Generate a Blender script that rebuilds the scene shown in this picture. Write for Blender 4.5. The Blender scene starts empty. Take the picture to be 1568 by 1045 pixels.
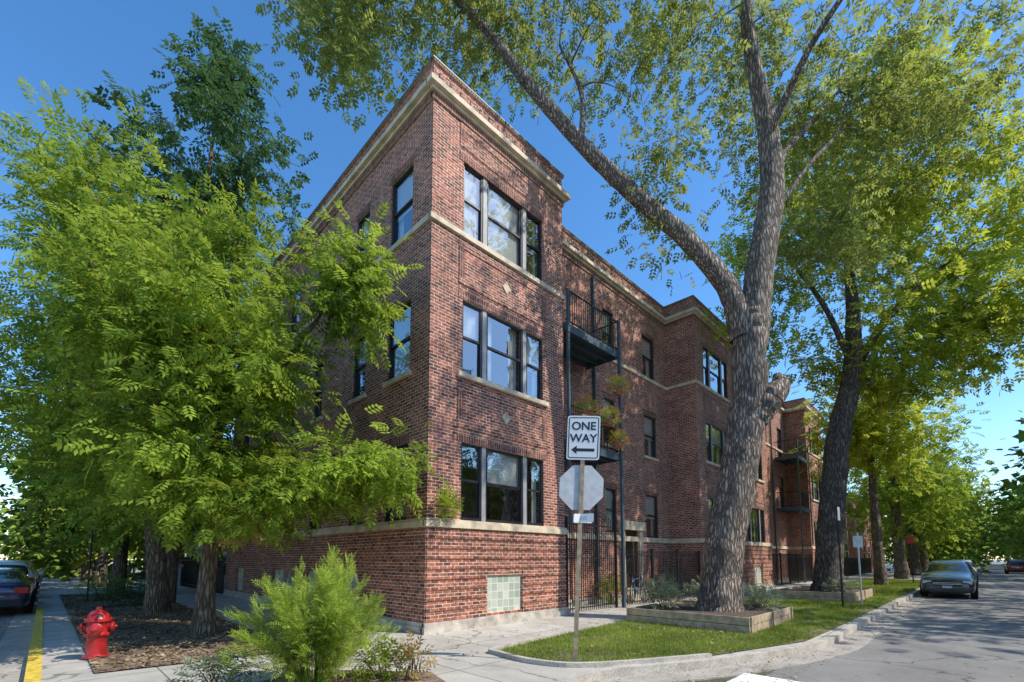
import bpy, bmesh, math, random
import numpy as np
from mathutils import Vector, Matrix
rng=np.random.default_rng(7); random.seed(7)
scene=bpy.context.scene
COL=scene.collection

# ------------------------------------------------------------------ materials
def nmat(name):
    m=bpy.data.materials.new(name); m.use_nodes=True
    nt=m.node_tree; b=nt.nodes.get('Principled BSDF')
    return m,nt,nt.nodes,nt.links,b
def simple(name,col,rough=0.6,metal=0.0,var=0.15,scale=6.0,bump=0.0,coat=0.0):
    m,nt,N,L,b=nmat(name)
    n=N.new('ShaderNodeTexNoise'); n.inputs['Scale'].default_value=scale; n.inputs['Detail'].default_value=6
    g=N.new('ShaderNodeNewGeometry'); L.new(g.outputs['Position'],n.inputs['Vector'])
    r=N.new('ShaderNodeValToRGB')
    r.color_ramp.elements[0].position=0.3; r.color_ramp.elements[1].position=0.7
    r.color_ramp.elements[0].color=tuple(c*(1-var) for c in col)+(1,)
    r.color_ramp.elements[1].color=tuple(min(1,c*(1+var)) for c in col)+(1,)
    L.new(n.outputs['Fac'],r.inputs['Fac']); L.new(r.outputs['Color'],b.inputs['Base Color'])
    b.inputs['Roughness'].default_value=rough; b.inputs['Metallic'].default_value=metal
    if coat: b.inputs['Coat Weight'].default_value=coat
    if bump:
        bp=N.new('ShaderNodeBump'); bp.inputs['Strength'].default_value=bump; bp.inputs['Distance'].default_value=0.02
        n2=N.new('ShaderNodeTexNoise'); n2.inputs['Scale'].default_value=scale*8; n2.inputs['Detail'].default_value=4
        L.new(g.outputs['Position'],n2.inputs['Vector']); L.new(n2.outputs['Fac'],bp.inputs['Height']); L.new(bp.outputs['Normal'],b.inputs['Normal'])
    return m
def brickmat(name,c1,c2,mortar,soldier=False,bw=.215,rh=.076,ms=.0085):
    m,nt,N,L,b=nmat(name)
    g=N.new('ShaderNodeNewGeometry')
    sp=N.new('ShaderNodeSeparateXYZ'); sn=N.new('ShaderNodeSeparateXYZ')
    L.new(g.outputs['Position'],sp.inputs[0]); L.new(g.outputs['True Normal'],sn.inputs[0])
    def M(op,a,bb):
        x=N.new('ShaderNodeMath'); x.operation=op
        for i,v in enumerate((a,bb)):
            if v is None: continue
            if hasattr(v,'links'): L.new(v,x.inputs[i])
            else: x.inputs[i].default_value=v
        return x.outputs[0]
    ay=M('ABSOLUTE',sn.outputs[1],None); ax=M('ABSOLUTE',sn.outputs[0],None)
    u=M('ADD',M('MULTIPLY',sp.outputs[0],ay),M('MULTIPLY',sp.outputs[1],ax))
    cb=N.new('ShaderNodeCombineXYZ'); L.new(u,cb.inputs[0]); L.new(sp.outputs[2],cb.inputs[1])
    br=N.new('ShaderNodeTexBrick'); L.new(cb.outputs[0],br.inputs['Vector'])
    br.inputs['Scale'].default_value=1
    br.inputs['Brick Width'].default_value=rh if soldier else bw
    br.inputs['Row Height'].default_value=bw if soldier else rh
    if soldier: br.offset=0
    br.inputs['Mortar Size'].default_value=ms; br.inputs['Mortar Smooth'].default_value=.15
    br.inputs['Bias'].default_value=0
    br.inputs['Color1'].default_value=c1+(1,); br.inputs['Color2'].default_value=c2+(1,); br.inputs['Mortar'].default_value=mortar+(1,)
    n=N.new('ShaderNodeTexNoise'); n.inputs['Scale'].default_value=.8; n.inputs['Detail'].default_value=8; n.inputs['Roughness'].default_value=.7
    L.new(g.outputs['Position'],n.inputs['Vector'])
    r=N.new('ShaderNodeMapRange'); r.inputs[1].default_value=.3; r.inputs[2].default_value=.7; r.inputs[3].default_value=.68; r.inputs[4].default_value=1.32
    L.new(n.outputs['Fac'],r.inputs[0])
    n3=N.new('ShaderNodeTexNoise'); n3.inputs['Scale'].default_value=14; n3.inputs['Detail'].default_value=3
    L.new(g.outputs['Position'],n3.inputs['Vector'])
    r3=N.new('ShaderNodeMapRange'); r3.inputs[1].default_value=.3; r3.inputs[2].default_value=.7; r3.inputs[3].default_value=.55; r3.inputs[4].default_value=1.45
    L.new(n3.outputs['Fac'],r3.inputs[0])
    mm=M('MULTIPLY',r.outputs[0],r3.outputs[0])
    mx=N.new('ShaderNodeVectorMath'); mx.operation='SCALE'; L.new(br.outputs['Color'],mx.inputs[0]); L.new(mm,mx.inputs['Scale'])
    L.new(mx.outputs[0],b.inputs['Base Color'])
    b.inputs['Roughness'].default_value=.85
    bp=N.new('ShaderNodeBump'); bp.invert=True; bp.inputs['Strength'].default_value=.9; bp.inputs['Distance'].default_value=.015
    ad=M('ADD',br.outputs['Fac'],M('MULTIPLY',n3.outputs['Fac'],.35))
    L.new(ad,bp.inputs['Height']); L.new(bp.outputs['Normal'],b.inputs['Normal'])
    return m
M_brick=brickmat('brick',(.45,.145,.088),(.12,.038,.028),(.64,.49,.37))
M_sold=brickmat('brick_soldier',(.28,.085,.052),(.10,.034,.026),(.42,.31,.24),soldier=True)
M_brick2=brickmat('brick_buff',(.38,.25,.17),(.3,.18,.12),(.45,.4,.35))
M_stone=simple('limestone',(.62,.51,.36),.8,var=.28,scale=3,bump=.3)
M_plinth=simple('plinth_concrete',(.48,.43,.36),.9,var=.35,scale=4,bump=.5)
M_frame=simple('window_frame_black',(.02,.02,.023),.4)
M_mull=simple('mullion_grey',(.32,.31,.30),.5)
M_blind=simple('blinds',(.80,.78,.72),.7,var=.05)
M_int=simple('interior_dark',(.06,.055,.05),.9,var=.6,scale=1.5)
M_roof=simple('roof_tar',(.08,.08,.08),.9)
M_teal=simple('flashing',(.10,.22,.20),.5)
M_iron=simple('black_iron',(.015,.015,.017),.45)
M_blueiron=simple('steel_paint_blue_grey',(.06,.09,.11),.45)
M_wood=simple('planter_wood',(.46,.35,.23),.75,var=.35,scale=7,bump=.5)
M_door=simple('dark_door',(.05,.03,.02),.4)
M_steel=simple('galvanised_steel',(.55,.56,.57),.45,metal=.3,var=.15,scale=9)
M_post=simple('rusty_post',(.42,.32,.2),.7,var=.35,scale=12)
M_white=simple('white_sign_paint',(.82,.82,.80),.4,var=.03)
M_blk=simple('black_sign_paint',(.015,.015,.015),.5)
M_redsign=simple('red_sign_paint',(.5,.03,.03),.4)
M_red=simple('hydrant_red_paint',(.36,.014,.014),.32,var=.3,scale=9,bump=.25,coat=.3)
M_blue=simple('blue_paint',(.05,.22,.42),.4)
M_gas=simple('meter_grey_paint',(.35,.36,.37),.5)
M_soil=simple('soil',(.12,.085,.06),.95,var=.5,scale=10,bump=1)
M_terra=simple('terracotta',(.35,.14,.08),.8)
M_tyre=simple('tyre',(.02,.02,.02),.85)
M_rim=simple('rim',(.45,.45,.46),.3,metal=.9)
M_plate=simple('plate',(.6,.62,.65),.5)
M_lamp=simple('headlamp',(.75,.77,.8),.12,var=.05)
M_tail=simple('tail_lamp',(.45,.01,.01),.15)
M_yellow=simple('yellow_kerb_paint',(.72,.5,.06),.7,var=.35,scale=12,bump=.3)
M_paint=simple('white_road_paint',(.78,.78,.76),.8,var=.2,scale=14)
M_siding=simple('grey_siding',(.5,.51,.5),.7,var=.08)
def paint(name,c): return simple(name,c,.25,metal=.3,var=.05,coat=1.0)
M_carA=paint('car_paint_slate',(.06,.075,.08)); M_carB=paint('car_paint_navy',(.012,.022,.08)); M_carC=paint('car_paint_silver',(.5,.5,.5)); M_carD=paint('car_paint_white',(.7,.7,.7)); M_carE=paint('car_paint_dkred',(.2,.02,.02))

def glassmat(name):
    m=bpy.data.materials.new(name); m.use_nodes=True; N=m.node_tree.nodes; L=m.node_tree.links; N.clear()
    o=N.new('ShaderNodeOutputMaterial'); mx=N.new('ShaderNodeMixShader'); t=N.new('ShaderNodeBsdfTransparent'); g=N.new('ShaderNodeBsdfGlossy'); f=N.new('ShaderNodeLayerWeight')
    f.inputs['Blend'].default_value=.4
    mr=N.new('ShaderNodeMapRange'); mr.inputs[1].default_value=0; mr.inputs[2].default_value=1; mr.inputs[3].default_value=.22; mr.inputs[4].default_value=.9; L.new(f.outputs['Facing'],mr.inputs[0])
    g.inputs['Roughness'].default_value=.02; t.inputs['Color'].default_value=(.92,.95,.94,1)
    n=N.new('ShaderNodeTexNoise'); n.inputs['Scale'].default_value=1.6; gg=N.new('ShaderNodeNewGeometry'); L.new(gg.outputs['Position'],n.inputs['Vector'])
    bp=N.new('ShaderNodeBump'); bp.inputs['Strength'].default_value=.12; bp.inputs['Distance'].default_value=.05; L.new(n.outputs['Fac'],bp.inputs['Height']); L.new(bp.outputs['Normal'],g.inputs['Normal'])
    L.new(mr.outputs[0],mx.inputs[0]); L.new(t.outputs[0],mx.inputs[1]); L.new(g.outputs[0],mx.inputs[2]); L.new(mx.outputs[0],o.inputs[0])
    return m
M_glass=glassmat('window_glass')
M_carglass=simple('car_glass',(.02,.025,.03),.05,var=.05,coat=1)
def glassblock():
    m,nt,N,L,b=nmat('glass_block')
    g=N.new('ShaderNodeNewGeometry'); sp=N.new('ShaderNodeSeparateXYZ'); L.new(g.outputs['Position'],sp.inputs[0])
    ad=N.new('ShaderNodeMath'); ad.operation='ADD'; L.new(sp.outputs[0],ad.inputs[0]); L.new(sp.outputs[1],ad.inputs[1])
    cb=N.new('ShaderNodeCombineXYZ'); L.new(ad.outputs[0],cb.inputs[0]); L.new(sp.outputs[2],cb.inputs[1])
    br=N.new('ShaderNodeTexBrick'); br.offset=0; br.inputs['Scale'].default_value=1; br.inputs['Brick Width'].default_value=.2; br.inputs['Row Height'].default_value=.2; br.inputs['Mortar Size'].default_value=.012
    br.inputs['Color1'].default_value=(.58,.62,.50,1); br.inputs['Color2'].default_value=(.32,.38,.30,1); br.inputs['Mortar'].default_value=(.66,.63,.56,1)
    L.new(cb.outputs[0],br.inputs['Vector']); L.new(br.outputs['Color'],b.inputs['Base Color']); b.inputs['Roughness'].default_value=.12
    n=N.new('ShaderNodeTexNoise'); n.inputs['Scale'].default_value=25; L.new(g.outputs['Position'],n.inputs['Vector'])
    bp=N.new('ShaderNodeBump'); bp.inputs['Strength'].default_value=.5; bp.inputs['Distance'].default_value=.02; L.new(n.outputs['Fac'],bp.inputs['Height']); L.new(bp.outputs['Normal'],b.inputs['Normal'])
    return m
M_gb=glassblock()

def groundmat(name,ca,cb_,scale=3,rough=.9,joint=None,speck=60,speckv=.25,bump=.4,cracks=False):
    m,nt,N,L,b=nmat(name)
    g=N.new('ShaderNodeNewGeometry')
    n=N.new('ShaderNodeTexNoise'); n.inputs['Scale'].default_value=scale; n.inputs['Detail'].default_value=8; n.inputs['Roughness'].default_value=.65; L.new(g.outputs['Position'],n.inputs['Vector'])
    r=N.new('ShaderNodeValToRGB'); r.color_ramp.elements[0].position=.32; r.color_ramp.elements[1].position=.68
    r.color_ramp.elements[0].color=ca+(1,); r.color_ramp.elements[1].color=cb_+(1,); L.new(n.outputs['Fac'],r.inputs['Fac'])
    n2=N.new('ShaderNodeTexNoise'); n2.inputs['Scale'].default_value=speck; n2.inputs['Detail'].default_value=3; L.new(g.outputs['Position'],n2.inputs['Vector'])
    mr=N.new('ShaderNodeMapRange'); mr.inputs[1].default_value=.3; mr.inputs[2].default_value=.7; mr.inputs[3].default_value=1-speckv; mr.inputs[4].default_value=1+speckv; L.new(n2.outputs['Fac'],mr.inputs[0])
    v=N.new('ShaderNodeVectorMath'); v.operation='SCALE'; L.new(r.outputs['Color'],v.inputs[0]); L.new(mr.outputs[0],v.inputs['Scale'])
    out=v.outputs[0]
    if joint:
        br=N.new('ShaderNodeTexBrick'); br.offset=0; br.inputs['Scale'].default_value=1; br.inputs['Brick Width'].default_value=joint; br.inputs['Row Height'].default_value=joint; br.inputs['Mortar Size'].default_value=.012; br.inputs['Mortar Smooth'].default_value=.3
        br.inputs['Color1'].default_value=(1,1,1,1); br.inputs['Color2'].default_value=(.84,.83,.81,1); br.inputs['Mortar'].default_value=(.3,.28,.25,1)
        L.new(g.outputs['Position'],br.inputs['Vector'])
        v2=N.new('ShaderNodeVectorMath'); v2.operation='MULTIPLY'; L.new(out,v2.inputs[0]); L.new(br.outputs['Color'],v2.inputs[1]); out=v2.outputs[0]
    if cracks:
        vo=N.new('ShaderNodeTexVoronoi'); vo.feature='DISTANCE_TO_EDGE'; vo.inputs['Scale'].default_value=.32
        nn=N.new('ShaderNodeTexNoise'); nn.inputs['Scale'].default_value=1.2; nn.inputs['Detail'].default_value=5; L.new(g.outputs['Position'],nn.inputs['Vector'])
        va=N.new('ShaderNodeVectorMath'); va.operation='ADD'; L.new(g.outputs['Position'],va.inputs[0]); L.new(nn.outputs['Color'],va.inputs[1]); L.new(va.outputs[0],vo.inputs['Vector'])
        m2=N.new('ShaderNodeMapRange'); m2.inputs[1].default_value=0; m2.inputs[2].default_value=.01; m2.inputs[3].default_value=.4; m2.inputs[4].default_value=1; L.new(vo.outputs['Distance'],m2.inputs[0])
        v3=N.new('ShaderNodeVectorMath'); v3.operation='SCALE'; L.new(out,v3.inputs[0]); L.new(m2.outputs[0],v3.inputs['Scale']); out=v3.outputs[0]
    L.new(out,b.inputs['Base Color']); b.inputs['Roughness'].default_value=rough
    bp=N.new('ShaderNodeBump'); bp.inputs['Strength'].default_value=bump; bp.inputs['Distance'].default_value=.01; L.new(n2.outputs['Fac'],bp.inputs['Height']); L.new(bp.outputs['Normal'],b.inputs['Normal'])
    return m
M_asph=groundmat('asphalt',(.18,.172,.158),(.29,.278,.255),.6,speck=90,speckv=.3,cracks=True)
M_conc=groundmat('sidewalk_concrete',(.40,.375,.33),(.60,.56,.49),1.3,joint=1.52,speck=50,speckv=.15,bump=.2,cracks=True)
M_kerb=groundmat('kerb_concrete',(.34,.31,.26),(.58,.53,.45),2.5,speck=40,speckv=.25)
M_gut=groundmat('gutter_concrete',(.30,.265,.22),(.46,.42,.36),2,speck=40,speckv=.25,cracks=True)
M_mulch=groundmat('mulch',(.09,.062,.045),(.32,.22,.15),5,speck=40,speckv=.5,bump=1)
M_dirtgrass=groundmat('grass_soil',(.11,.11,.04),(.17,.16,.06),2,speck=40,speckv=.4,bump=1)
M_ground=groundmat('ground_earth',(.07,.08,.04),(.12,.11,.07),.3,speck=8,speckv=.3)

def barkmat(name,ca,cb_):
    m,nt,N,L,b=nmat(name)
    g=N.new('ShaderNodeNewGeometry')
    mp=N.new('ShaderNodeMapping'); mp.inputs['Scale'].default_value=(15,15,2.4); L.new(g.outputs['Position'],mp.inputs['Vector'])
    nn=N.new('ShaderNodeTexNoise'); nn.inputs['Scale'].default_value=1.5; nn.inputs['Detail'].default_value=4; L.new(mp.outputs[0],nn.inputs['Vector'])
    va=N.new('ShaderNodeVectorMath'); va.operation='ADD'; L.new(mp.outputs[0],va.inputs[0]); L.new(nn.outputs['Color'],va.inputs[1])
    vo=N.new('ShaderNodeTexVoronoi'); vo.feature='DISTANCE_TO_EDGE'; vo.inputs['Scale'].default_value=1; L.new(va.outputs[0],vo.inputs['Vector'])
    mr=N.new('ShaderNodeMapRange'); mr.inputs[1].default_value=0; mr.inputs[2].default_value=.3; L.new(vo.outputs['Distance'],mr.inputs[0])
    n2=N.new('ShaderNodeTexNoise'); n2.inputs['Scale'].default_value=2.2; n2.inputs['Detail'].default_value=6; L.new(g.outputs['Position'],n2.inputs['Vector'])
    r=N.new('ShaderNodeValToRGB'); r.color_ramp.elements[0].color=ca+(1,); r.color_ramp.elements[1].color=cb_+(1,); L.new(mr.outputs[0],r.inputs['Fac'])
    m2=N.new('ShaderNodeMapRange'); m2.inputs[1].default_value=.3; m2.inputs[2].default_value=.7; m2.inputs[3].default_value=.7; m2.inputs[4].default_value=1.3; L.new(n2.outputs['Fac'],m2.inputs[0])
    v=N.new('ShaderNodeVectorMath'); v.operation='SCALE'; L.new(r.outputs[0],v.inputs[0]); L.new(m2.outputs[0],v.inputs['Scale']); L.new(v.outputs[0],b.inputs['Base Color'])
    bp=N.new('ShaderNodeBump'); bp.inputs['Strength'].default_value=1; bp.inputs['Distance'].default_value=.05; L.new(mr.outputs[0],bp.inputs['Height']); L.new(bp.outputs['Normal'],b.inputs['Normal'])
    b.inputs['Roughness'].default_value=.95
    return m
M_bark=barkmat('bark_grey',(.08,.06,.045),(.46,.37,.29))
M_bark2=barkmat('bark_brown',(.09,.065,.045),(.32,.25,.17))
M_bark3=barkmat('bark_dark',(.06,.045,.035),(.26,.21,.155))
def leafmat(name,dark,light,trans,tf=.4):
    m=bpy.data.materials.new(name); m.use_nodes=True; N=m.node_tree.nodes; L=m.node_tree.links
    N.remove(N.get('Principled BSDF')); o=N.get('Material Output'); b=N.new('ShaderNodeBsdfDiffuse')
    at=N.new('ShaderNodeAttribute'); at.attribute_name='rnd'
    g=N.new('ShaderNodeNewGeometry'); n=N.new('ShaderNodeTexNoise'); n.inputs['Scale'].default_value=.8; n.inputs['Detail'].default_value=1; L.new(g.outputs['Position'],n.inputs['Vector'])
    ad=N.new('ShaderNodeMath'); ad.operation='MULTIPLY_ADD'; L.new(n.outputs['Fac'],ad.inputs[0]); ad.inputs[1].default_value=2.0; ad.inputs[2].default_value=-.8
    a2=N.new('ShaderNodeMath'); a2.operation='MULTIPLY_ADD'; L.new(at.outputs['Fac'],a2.inputs[0]); a2.inputs[1].default_value=.6; L.new(ad.outputs[0],a2.inputs[2]); a2.use_clamp=True
    r=N.new('ShaderNodeValToRGB'); r.color_ramp.elements[0].color=dark+(1,); r.color_ramp.elements[1].color=light+(1,); L.new(a2.outputs[0],r.inputs['Fac'])
    L.new(r.outputs[0],b.inputs['Color'])
    if tf<=0:
        L.new(b.outputs[0],o.inputs[0]); return m
    t=N.new('ShaderNodeBsdfTranslucent')
    r2=N.new('ShaderNodeMix'); r2.data_type='RGBA'; r2.blend_type='MIX'
    r2.inputs[6].default_value=tuple(c*.5 for c in trans)+(1,); r2.inputs[7].default_value=trans+(1,); L.new(a2.outputs[0],r2.inputs[0]); L.new(r2.outputs[2],t.inputs['Color'])
    mx=N.new('ShaderNodeMixShader'); mx.inputs[0].default_value=tf; L.new(b.outputs[0],mx.inputs[1]); L.new(t.outputs[0],mx.inputs[2]); L.new(mx.outputs[0],o.inputs[0])
    return m
M_leafL=leafmat('leaf_bright',(.06,.12,.018),(.32,.42,.055),(.56,.70,.08),.4)
M_leafFar=leafmat('leaf_far',(.06,.12,.02),(.26,.34,.05),(.4,.5,.07),0)
M_leafD=leafmat('leaf_dark',(.03,.07,.035),(.12,.20,.08),(.16,.28,.08),.3)
M_leafA=leafmat('leaf_olive',(.06,.095,.033),(.27,.31,.095),(.55,.60,.13),.42)
M_leafB=leafmat('leaf_yellowgreen',(.11,.17,.02),(.42,.48,.06),(.74,.80,.09),.45)
M_leafS=leafmat('leaf_sage',(.18,.22,.14),(.36,.40,.28),(.2,.25,.12),.2)
M_leafF=leafmat('leaf_feathery',(.24,.38,.05),(.56,.66,.12),(.75,.9,.15),.42)
M_grass=leafmat('grass_blades',(.10,.16,.03),(.36,.45,.08),(.5,.6,.1),.3)
M_chip=leafmat('litter',(.10,.07,.045),(.5,.37,.22),(.2,.12,.05),0)
M_flower=leafmat('flowers',(.7,.16,.08),(.85,.6,.15),(.5,.3,.05),.15)
M_dry=leafmat('leaf_dry',(.3,.2,.07),(.55,.4,.17),(.4,.3,.1),.3)

# ------------------------------------------------------------------ mesh helpers
def empty(name,loc=(0,0,0)):
    e=bpy.data.objects.new(name,None); COL.objects.link(e); e.empty_display_size=.3; return e
class MB:
    def __init__(s): s.v=[]; s.f=[]
    def box(s,f,u0,u1,n0,n1,z0,z1):
        i=len(s.v)
        for z in (z0,z1):
            for (u,n) in ((u0,n0),(u1,n0),(u1,n1),(u0,n1)): s.v.append(f(u,n,z))
        s.f+=[(i,i+3,i+2,i+1),(i+4,i+5,i+6,i+7),(i,i+1,i+5,i+4),(i+1,i+2,i+6,i+5),(i+2,i+3,i+7,i+6),(i+3,i,i+4,i+7)]
    def quad(s,*p):
        i=len(s.v); s.v+=list(p); s.f.append((i,i+1,i+2,i+3))
    def obj(s,name,mat,parent=None,smooth=False,fix=True,bevel=0):
        me=bpy.data.meshes.new(name); me.from_pydata([tuple(map(float,p)) for p in s.v],[],s.f); 
        if fix:
            bm=bmesh.new(); bm.from_mesh(me); bmesh.ops.recalc_face_normals(bm,faces=bm.faces); bm.to_mesh(me); bm.free()
        me.materials.append(mat); o=bpy.data.objects.new(name,me); COL.objects.link(o)
        if smooth:
            for p in me.polygons: p.use_smooth=True
        if bevel:
            md=o.modifiers.new('bevel','BEVEL'); md.width=bevel; md.segments=2; md.limit_method='ANGLE'
        if parent: o.parent=parent
        return o
I3=lambda u,n,z:(u,n,z)
def sheet(name,pts,z,mat,parent=None):
    me=bpy.data.meshes.new(name); bm=bmesh.new()
    f=bm.faces.new([bm.verts.new((p[0],p[1],z)) for p in pts]); bm.normal_update()
    if f.normal.z<0: f.normal_flip()
    bmesh.ops.triangulate(bm,faces=bm.faces); bm.to_mesh(me); bm.free(); me.materials.append(mat)
    o=bpy.data.objects.new(name,me); COL.objects.link(o)
    if parent: o.parent=parent
    return o
def catmull(P,n=6):
    P=[np.array(p,float) for p in P]; out=[]
    Q=[2*P[0]-P[1]]+P+[2*P[-1]-P[-2]]
    for i in range(1,len(Q)-2):
        for k in range(n):
            t=k/n; a,b,c,d=Q[i-1],Q[i],Q[i+1],Q[i+2]
            out.append(.5*((2*b)+(-a+c)*t+(2*a-5*b+4*c-d)*t*t+(-a+3*b-3*c+d)*t**3))
    out.append(P[-1]); return out
class TB:
    def __init__(s): s.V=[]; s.F=[]; s.n=0
    def tube(s,pts,rad,sides=6,rough=0.0):
        pts=np.array(pts,float); k=len(pts)
        T=np.gradient(pts,axis=0); T/=np.linalg.norm(T,axis=1)[:,None]+1e-9
        ref=np.array([1.0,0,0]) if abs(T[0][0])<.8 else np.array([0,1.0,0])
        a=np.cross(T[0],ref); a/=np.linalg.norm(a)
        th=np.linspace(0,2*math.pi,sides,endpoint=False)
        ph=rng.random(3)*6
        for i in range(k):
            a=a-T[i]*np.dot(a,T[i]); a/=np.linalg.norm(a)+1e-9; b=np.cross(T[i],a)
            r=np.full(sides,rad[i])
            if rough: r=r*(1+rough*np.sin(3*th+ph[0]+i*.12)+rough*.6*np.sin(5*th+ph[1]-i*.15)+rough*.25*rng.standard_normal(sides))
            s.V.append(pts[i]+np.outer(np.cos(th)*r,a)+np.outer(np.sin(th)*r,b))
        base=s.n
        for i in range(k-1):
            for j in range(sides):
                j2=(j+1)%sides
                s.F.append((base+i*sides+j,base+i*sides+j2,base+(i+1)*sides+j2,base+(i+1)*sides+j))
        s.n+=k*sides
        s.F.append(tuple(base+(k-1)*sides+j for j in range(sides)))
    def obj(s,name,mat,parent=None):
        me=bpy.data.meshes.new(name); me.from_pydata(np.concatenate(s.V).tolist(),[],s.F); me.materials.append(mat)
        for p in me.polygons: p.use_smooth=True
        o=bpy.data.objects.new(name,me); COL.objects.link(o); 
        if parent: o.parent=parent
        return o
def quadmesh(name,V,mat,parent=None,k=4,rnd=None):
    V=V.reshape(-1,3); nf=len(V)//k
    me=bpy.data.meshes.new(name); me.vertices.add(len(V)); me.vertices.foreach_set('co',V.astype(np.float32).ravel())
    me.loops.add(len(V)); me.loops.foreach_set('vertex_index',np.arange(len(V),dtype=np.int32))
    me.polygons.add(nf); me.polygons.foreach_set('loop_start',np.arange(0,len(V),k,dtype=np.int32))
    try: me.polygons.foreach_set('loop_total',np.full(nf,k,dtype=np.int32))
    except Exception: pass
    me.update(calc_edges=True); me.validate()
    a=me.attributes.new('rnd','FLOAT','FACE'); a.data.foreach_set('value',(rng.random(nf) if rnd is None else rnd).astype(np.float32))
    me.materials.append(mat); o=bpy.data.objects.new(name,me); COL.objects.link(o)
    if parent: o.parent=parent
    return o
def spray_template(pairs=4,L=.34,ll=.12,lw=.045):
    T=[]
    def leaf(o,ang,l,w,dz):
        c,s=math.cos(ang),math.sin(ang); d=np.array([c,s,dz]); p=np.array([-s,c,0])
        T.append([o,o+d*l*.45+p*w*.5+np.array([0,0,.004]),o+d*l,o+d*l*.45-p*w*.5+np.array([0,0,.004])])
    for i in range(pairs):
        x=L*(.25+.65*i/max(1,pairs-1)); o=np.array([x,0,-.25*x*x])
        for sg in (1,-1): leaf(o,sg*math.radians(58),ll*(.85+.15*math.sin(i)),lw,-.25)
    leaf(np.array([L*.9,0,-.25*L*L]),0,ll*1.1,lw,-.3)
    return np.array(T)
def sprays(P,D,tmpl,scale=(.8,1.25),tilt=.5):
    n=len(P); D=D/(np.linalg.norm(D,axis=1)[:,None]+1e-9)
    up=np.tile([0,0,1.0],(n,1))+rng.standard_normal((n,3))*tilt
    y=np.cross(up,D); y/=np.linalg.norm(y,axis=1)[:,None]+1e-9; z=np.cross(D,y)
    R=np.stack([D,y,z],axis=1)*rng.uniform(*scale,size=n)[:,None,None]
    m=tmpl.reshape(-1,3)
    V=np.einsum('ka,nab->nkb',m,R)+P[:,None,:]
    return V.reshape(-1,3)
BR=np.array([.7071,-.7071,0]); BF=np.array([.7071,.7071,0]); BZ=np.array([0,0,1.0])
def loc2w(base,p): return np.array([base[0],base[1],0])+BR*p[0]+BF*p[1]+BZ*p[2]
def ell_sample(c,r,n,pw=.45):
    d=rng.standard_normal((n,3)); d/=np.linalg.norm(d,axis=1)[:,None]; q=rng.random(n)**pw
    return np.array(c)+d*q[:,None]*np.array(r)
def make_tree(name,base,paths,ells,nattr,nspr,leafm,barkm,tmpl,local=True,sigma=.42,sides=14,droop=.35,maxr=.09,xmax=None,scale=(.8,1.25)):
    root=empty(name); tb=TB(); nodes=[]; nr=[]
    X=(lambda p:loc2w(base,p)) if local else (lambda p:np.array([base[0],base[1],0])+np.array(p,float))
    for k,(pts,rad) in enumerate(paths):
        q=catmull([list(X(p))+[r] for p,r in zip(pts,rad)],9 if rad[0]>.3 else 7); q=np.array(q)
        wob=rng.standard_normal((len(q),3))*q[:,3:4]*.035; wob[0]=0
        tb.tube(q[:,:3]+wob,np.maximum(q[:,3],.012),sides if rad[0]>.12 else 8,.04 if rad[0]>.2 else .03)
        s0=int(len(q)*.45) if k==0 else 1
        for p in q[s0:]: nodes.append(p[:3]); nr.append(p[3])
    A=[];W=np.array([e[2] for e in ells],float); W/=W.sum()
    for e,w in zip(ells,W):
        c=X(e[0]); A.append(ell_sample(c,e[1],max(2,int(nattr*w))))
    A=np.concatenate(A)
    if xmax is not None: A=A[(A[:,0]<xmax)|(A[:,1]<-.9)|(A[:,2]>14.3)]
    nd=np.array(nodes); dist=np.min(np.linalg.norm(A[:,None]-nd[None],axis=2),axis=1); A=A[np.argsort(dist)]
    nodes=list(nd); P=[];D=[]
    per=max(1,int(nspr/len(A)))
    for a in A:
        NN=np.array(nodes); NR=np.array(nr)
        dd=np.linalg.norm(NN-a,axis=1)+.6*np.maximum(0,NN[:,2]-a[2]+.2); i=int(np.argmin(dd)); s=NN[i]; ln=np.linalg.norm(a-s)
        r0=min(NR[i]*.7,maxr,.012+.014*ln); 
        mid=(s+a)/2+np.array([0,0,.14*ln])+rng.standard_normal(3)*.08*ln
        q=np.array(catmull([s,mid,a],4)); rr=np.linspace(r0,.006,len(q))
        tb.tube(q,rr,5)
        for j in (3,5,8): 
            nodes.append(q[j]); nr.append(max(rr[j],.015))
        n=int(per*rng.uniform(.4,1.6)); 
        off=rng.standard_normal((n,3))*sigma*np.array([1,1,.75]); t=rng.random(n)**.5
        pp=s*(1-t[:,None])+a*t[:,None]; far=rng.random(n)<.75; pp[far]=a; P.append(pp+off*(.5+.5*far[:,None]))
        dv=off+rng.standard_normal((n,3))*.3+(a-s)/max(ln,.1)*.3; dv[:,2]-=droop; D.append(dv)
    P=np.concatenate(P);D=np.concatenate(D)
    if xmax is not None:
        k=(P[:,0]<xmax+.1)|(P[:,1]<-.5)|(P[:,2]>14); P=P[k];D=D[k]
    tb.obj('trunk_and_limbs',barkm,root)
    quadmesh('foliage',sprays(P,D,tmpl,scale),leafm,root)
    return root
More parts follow.
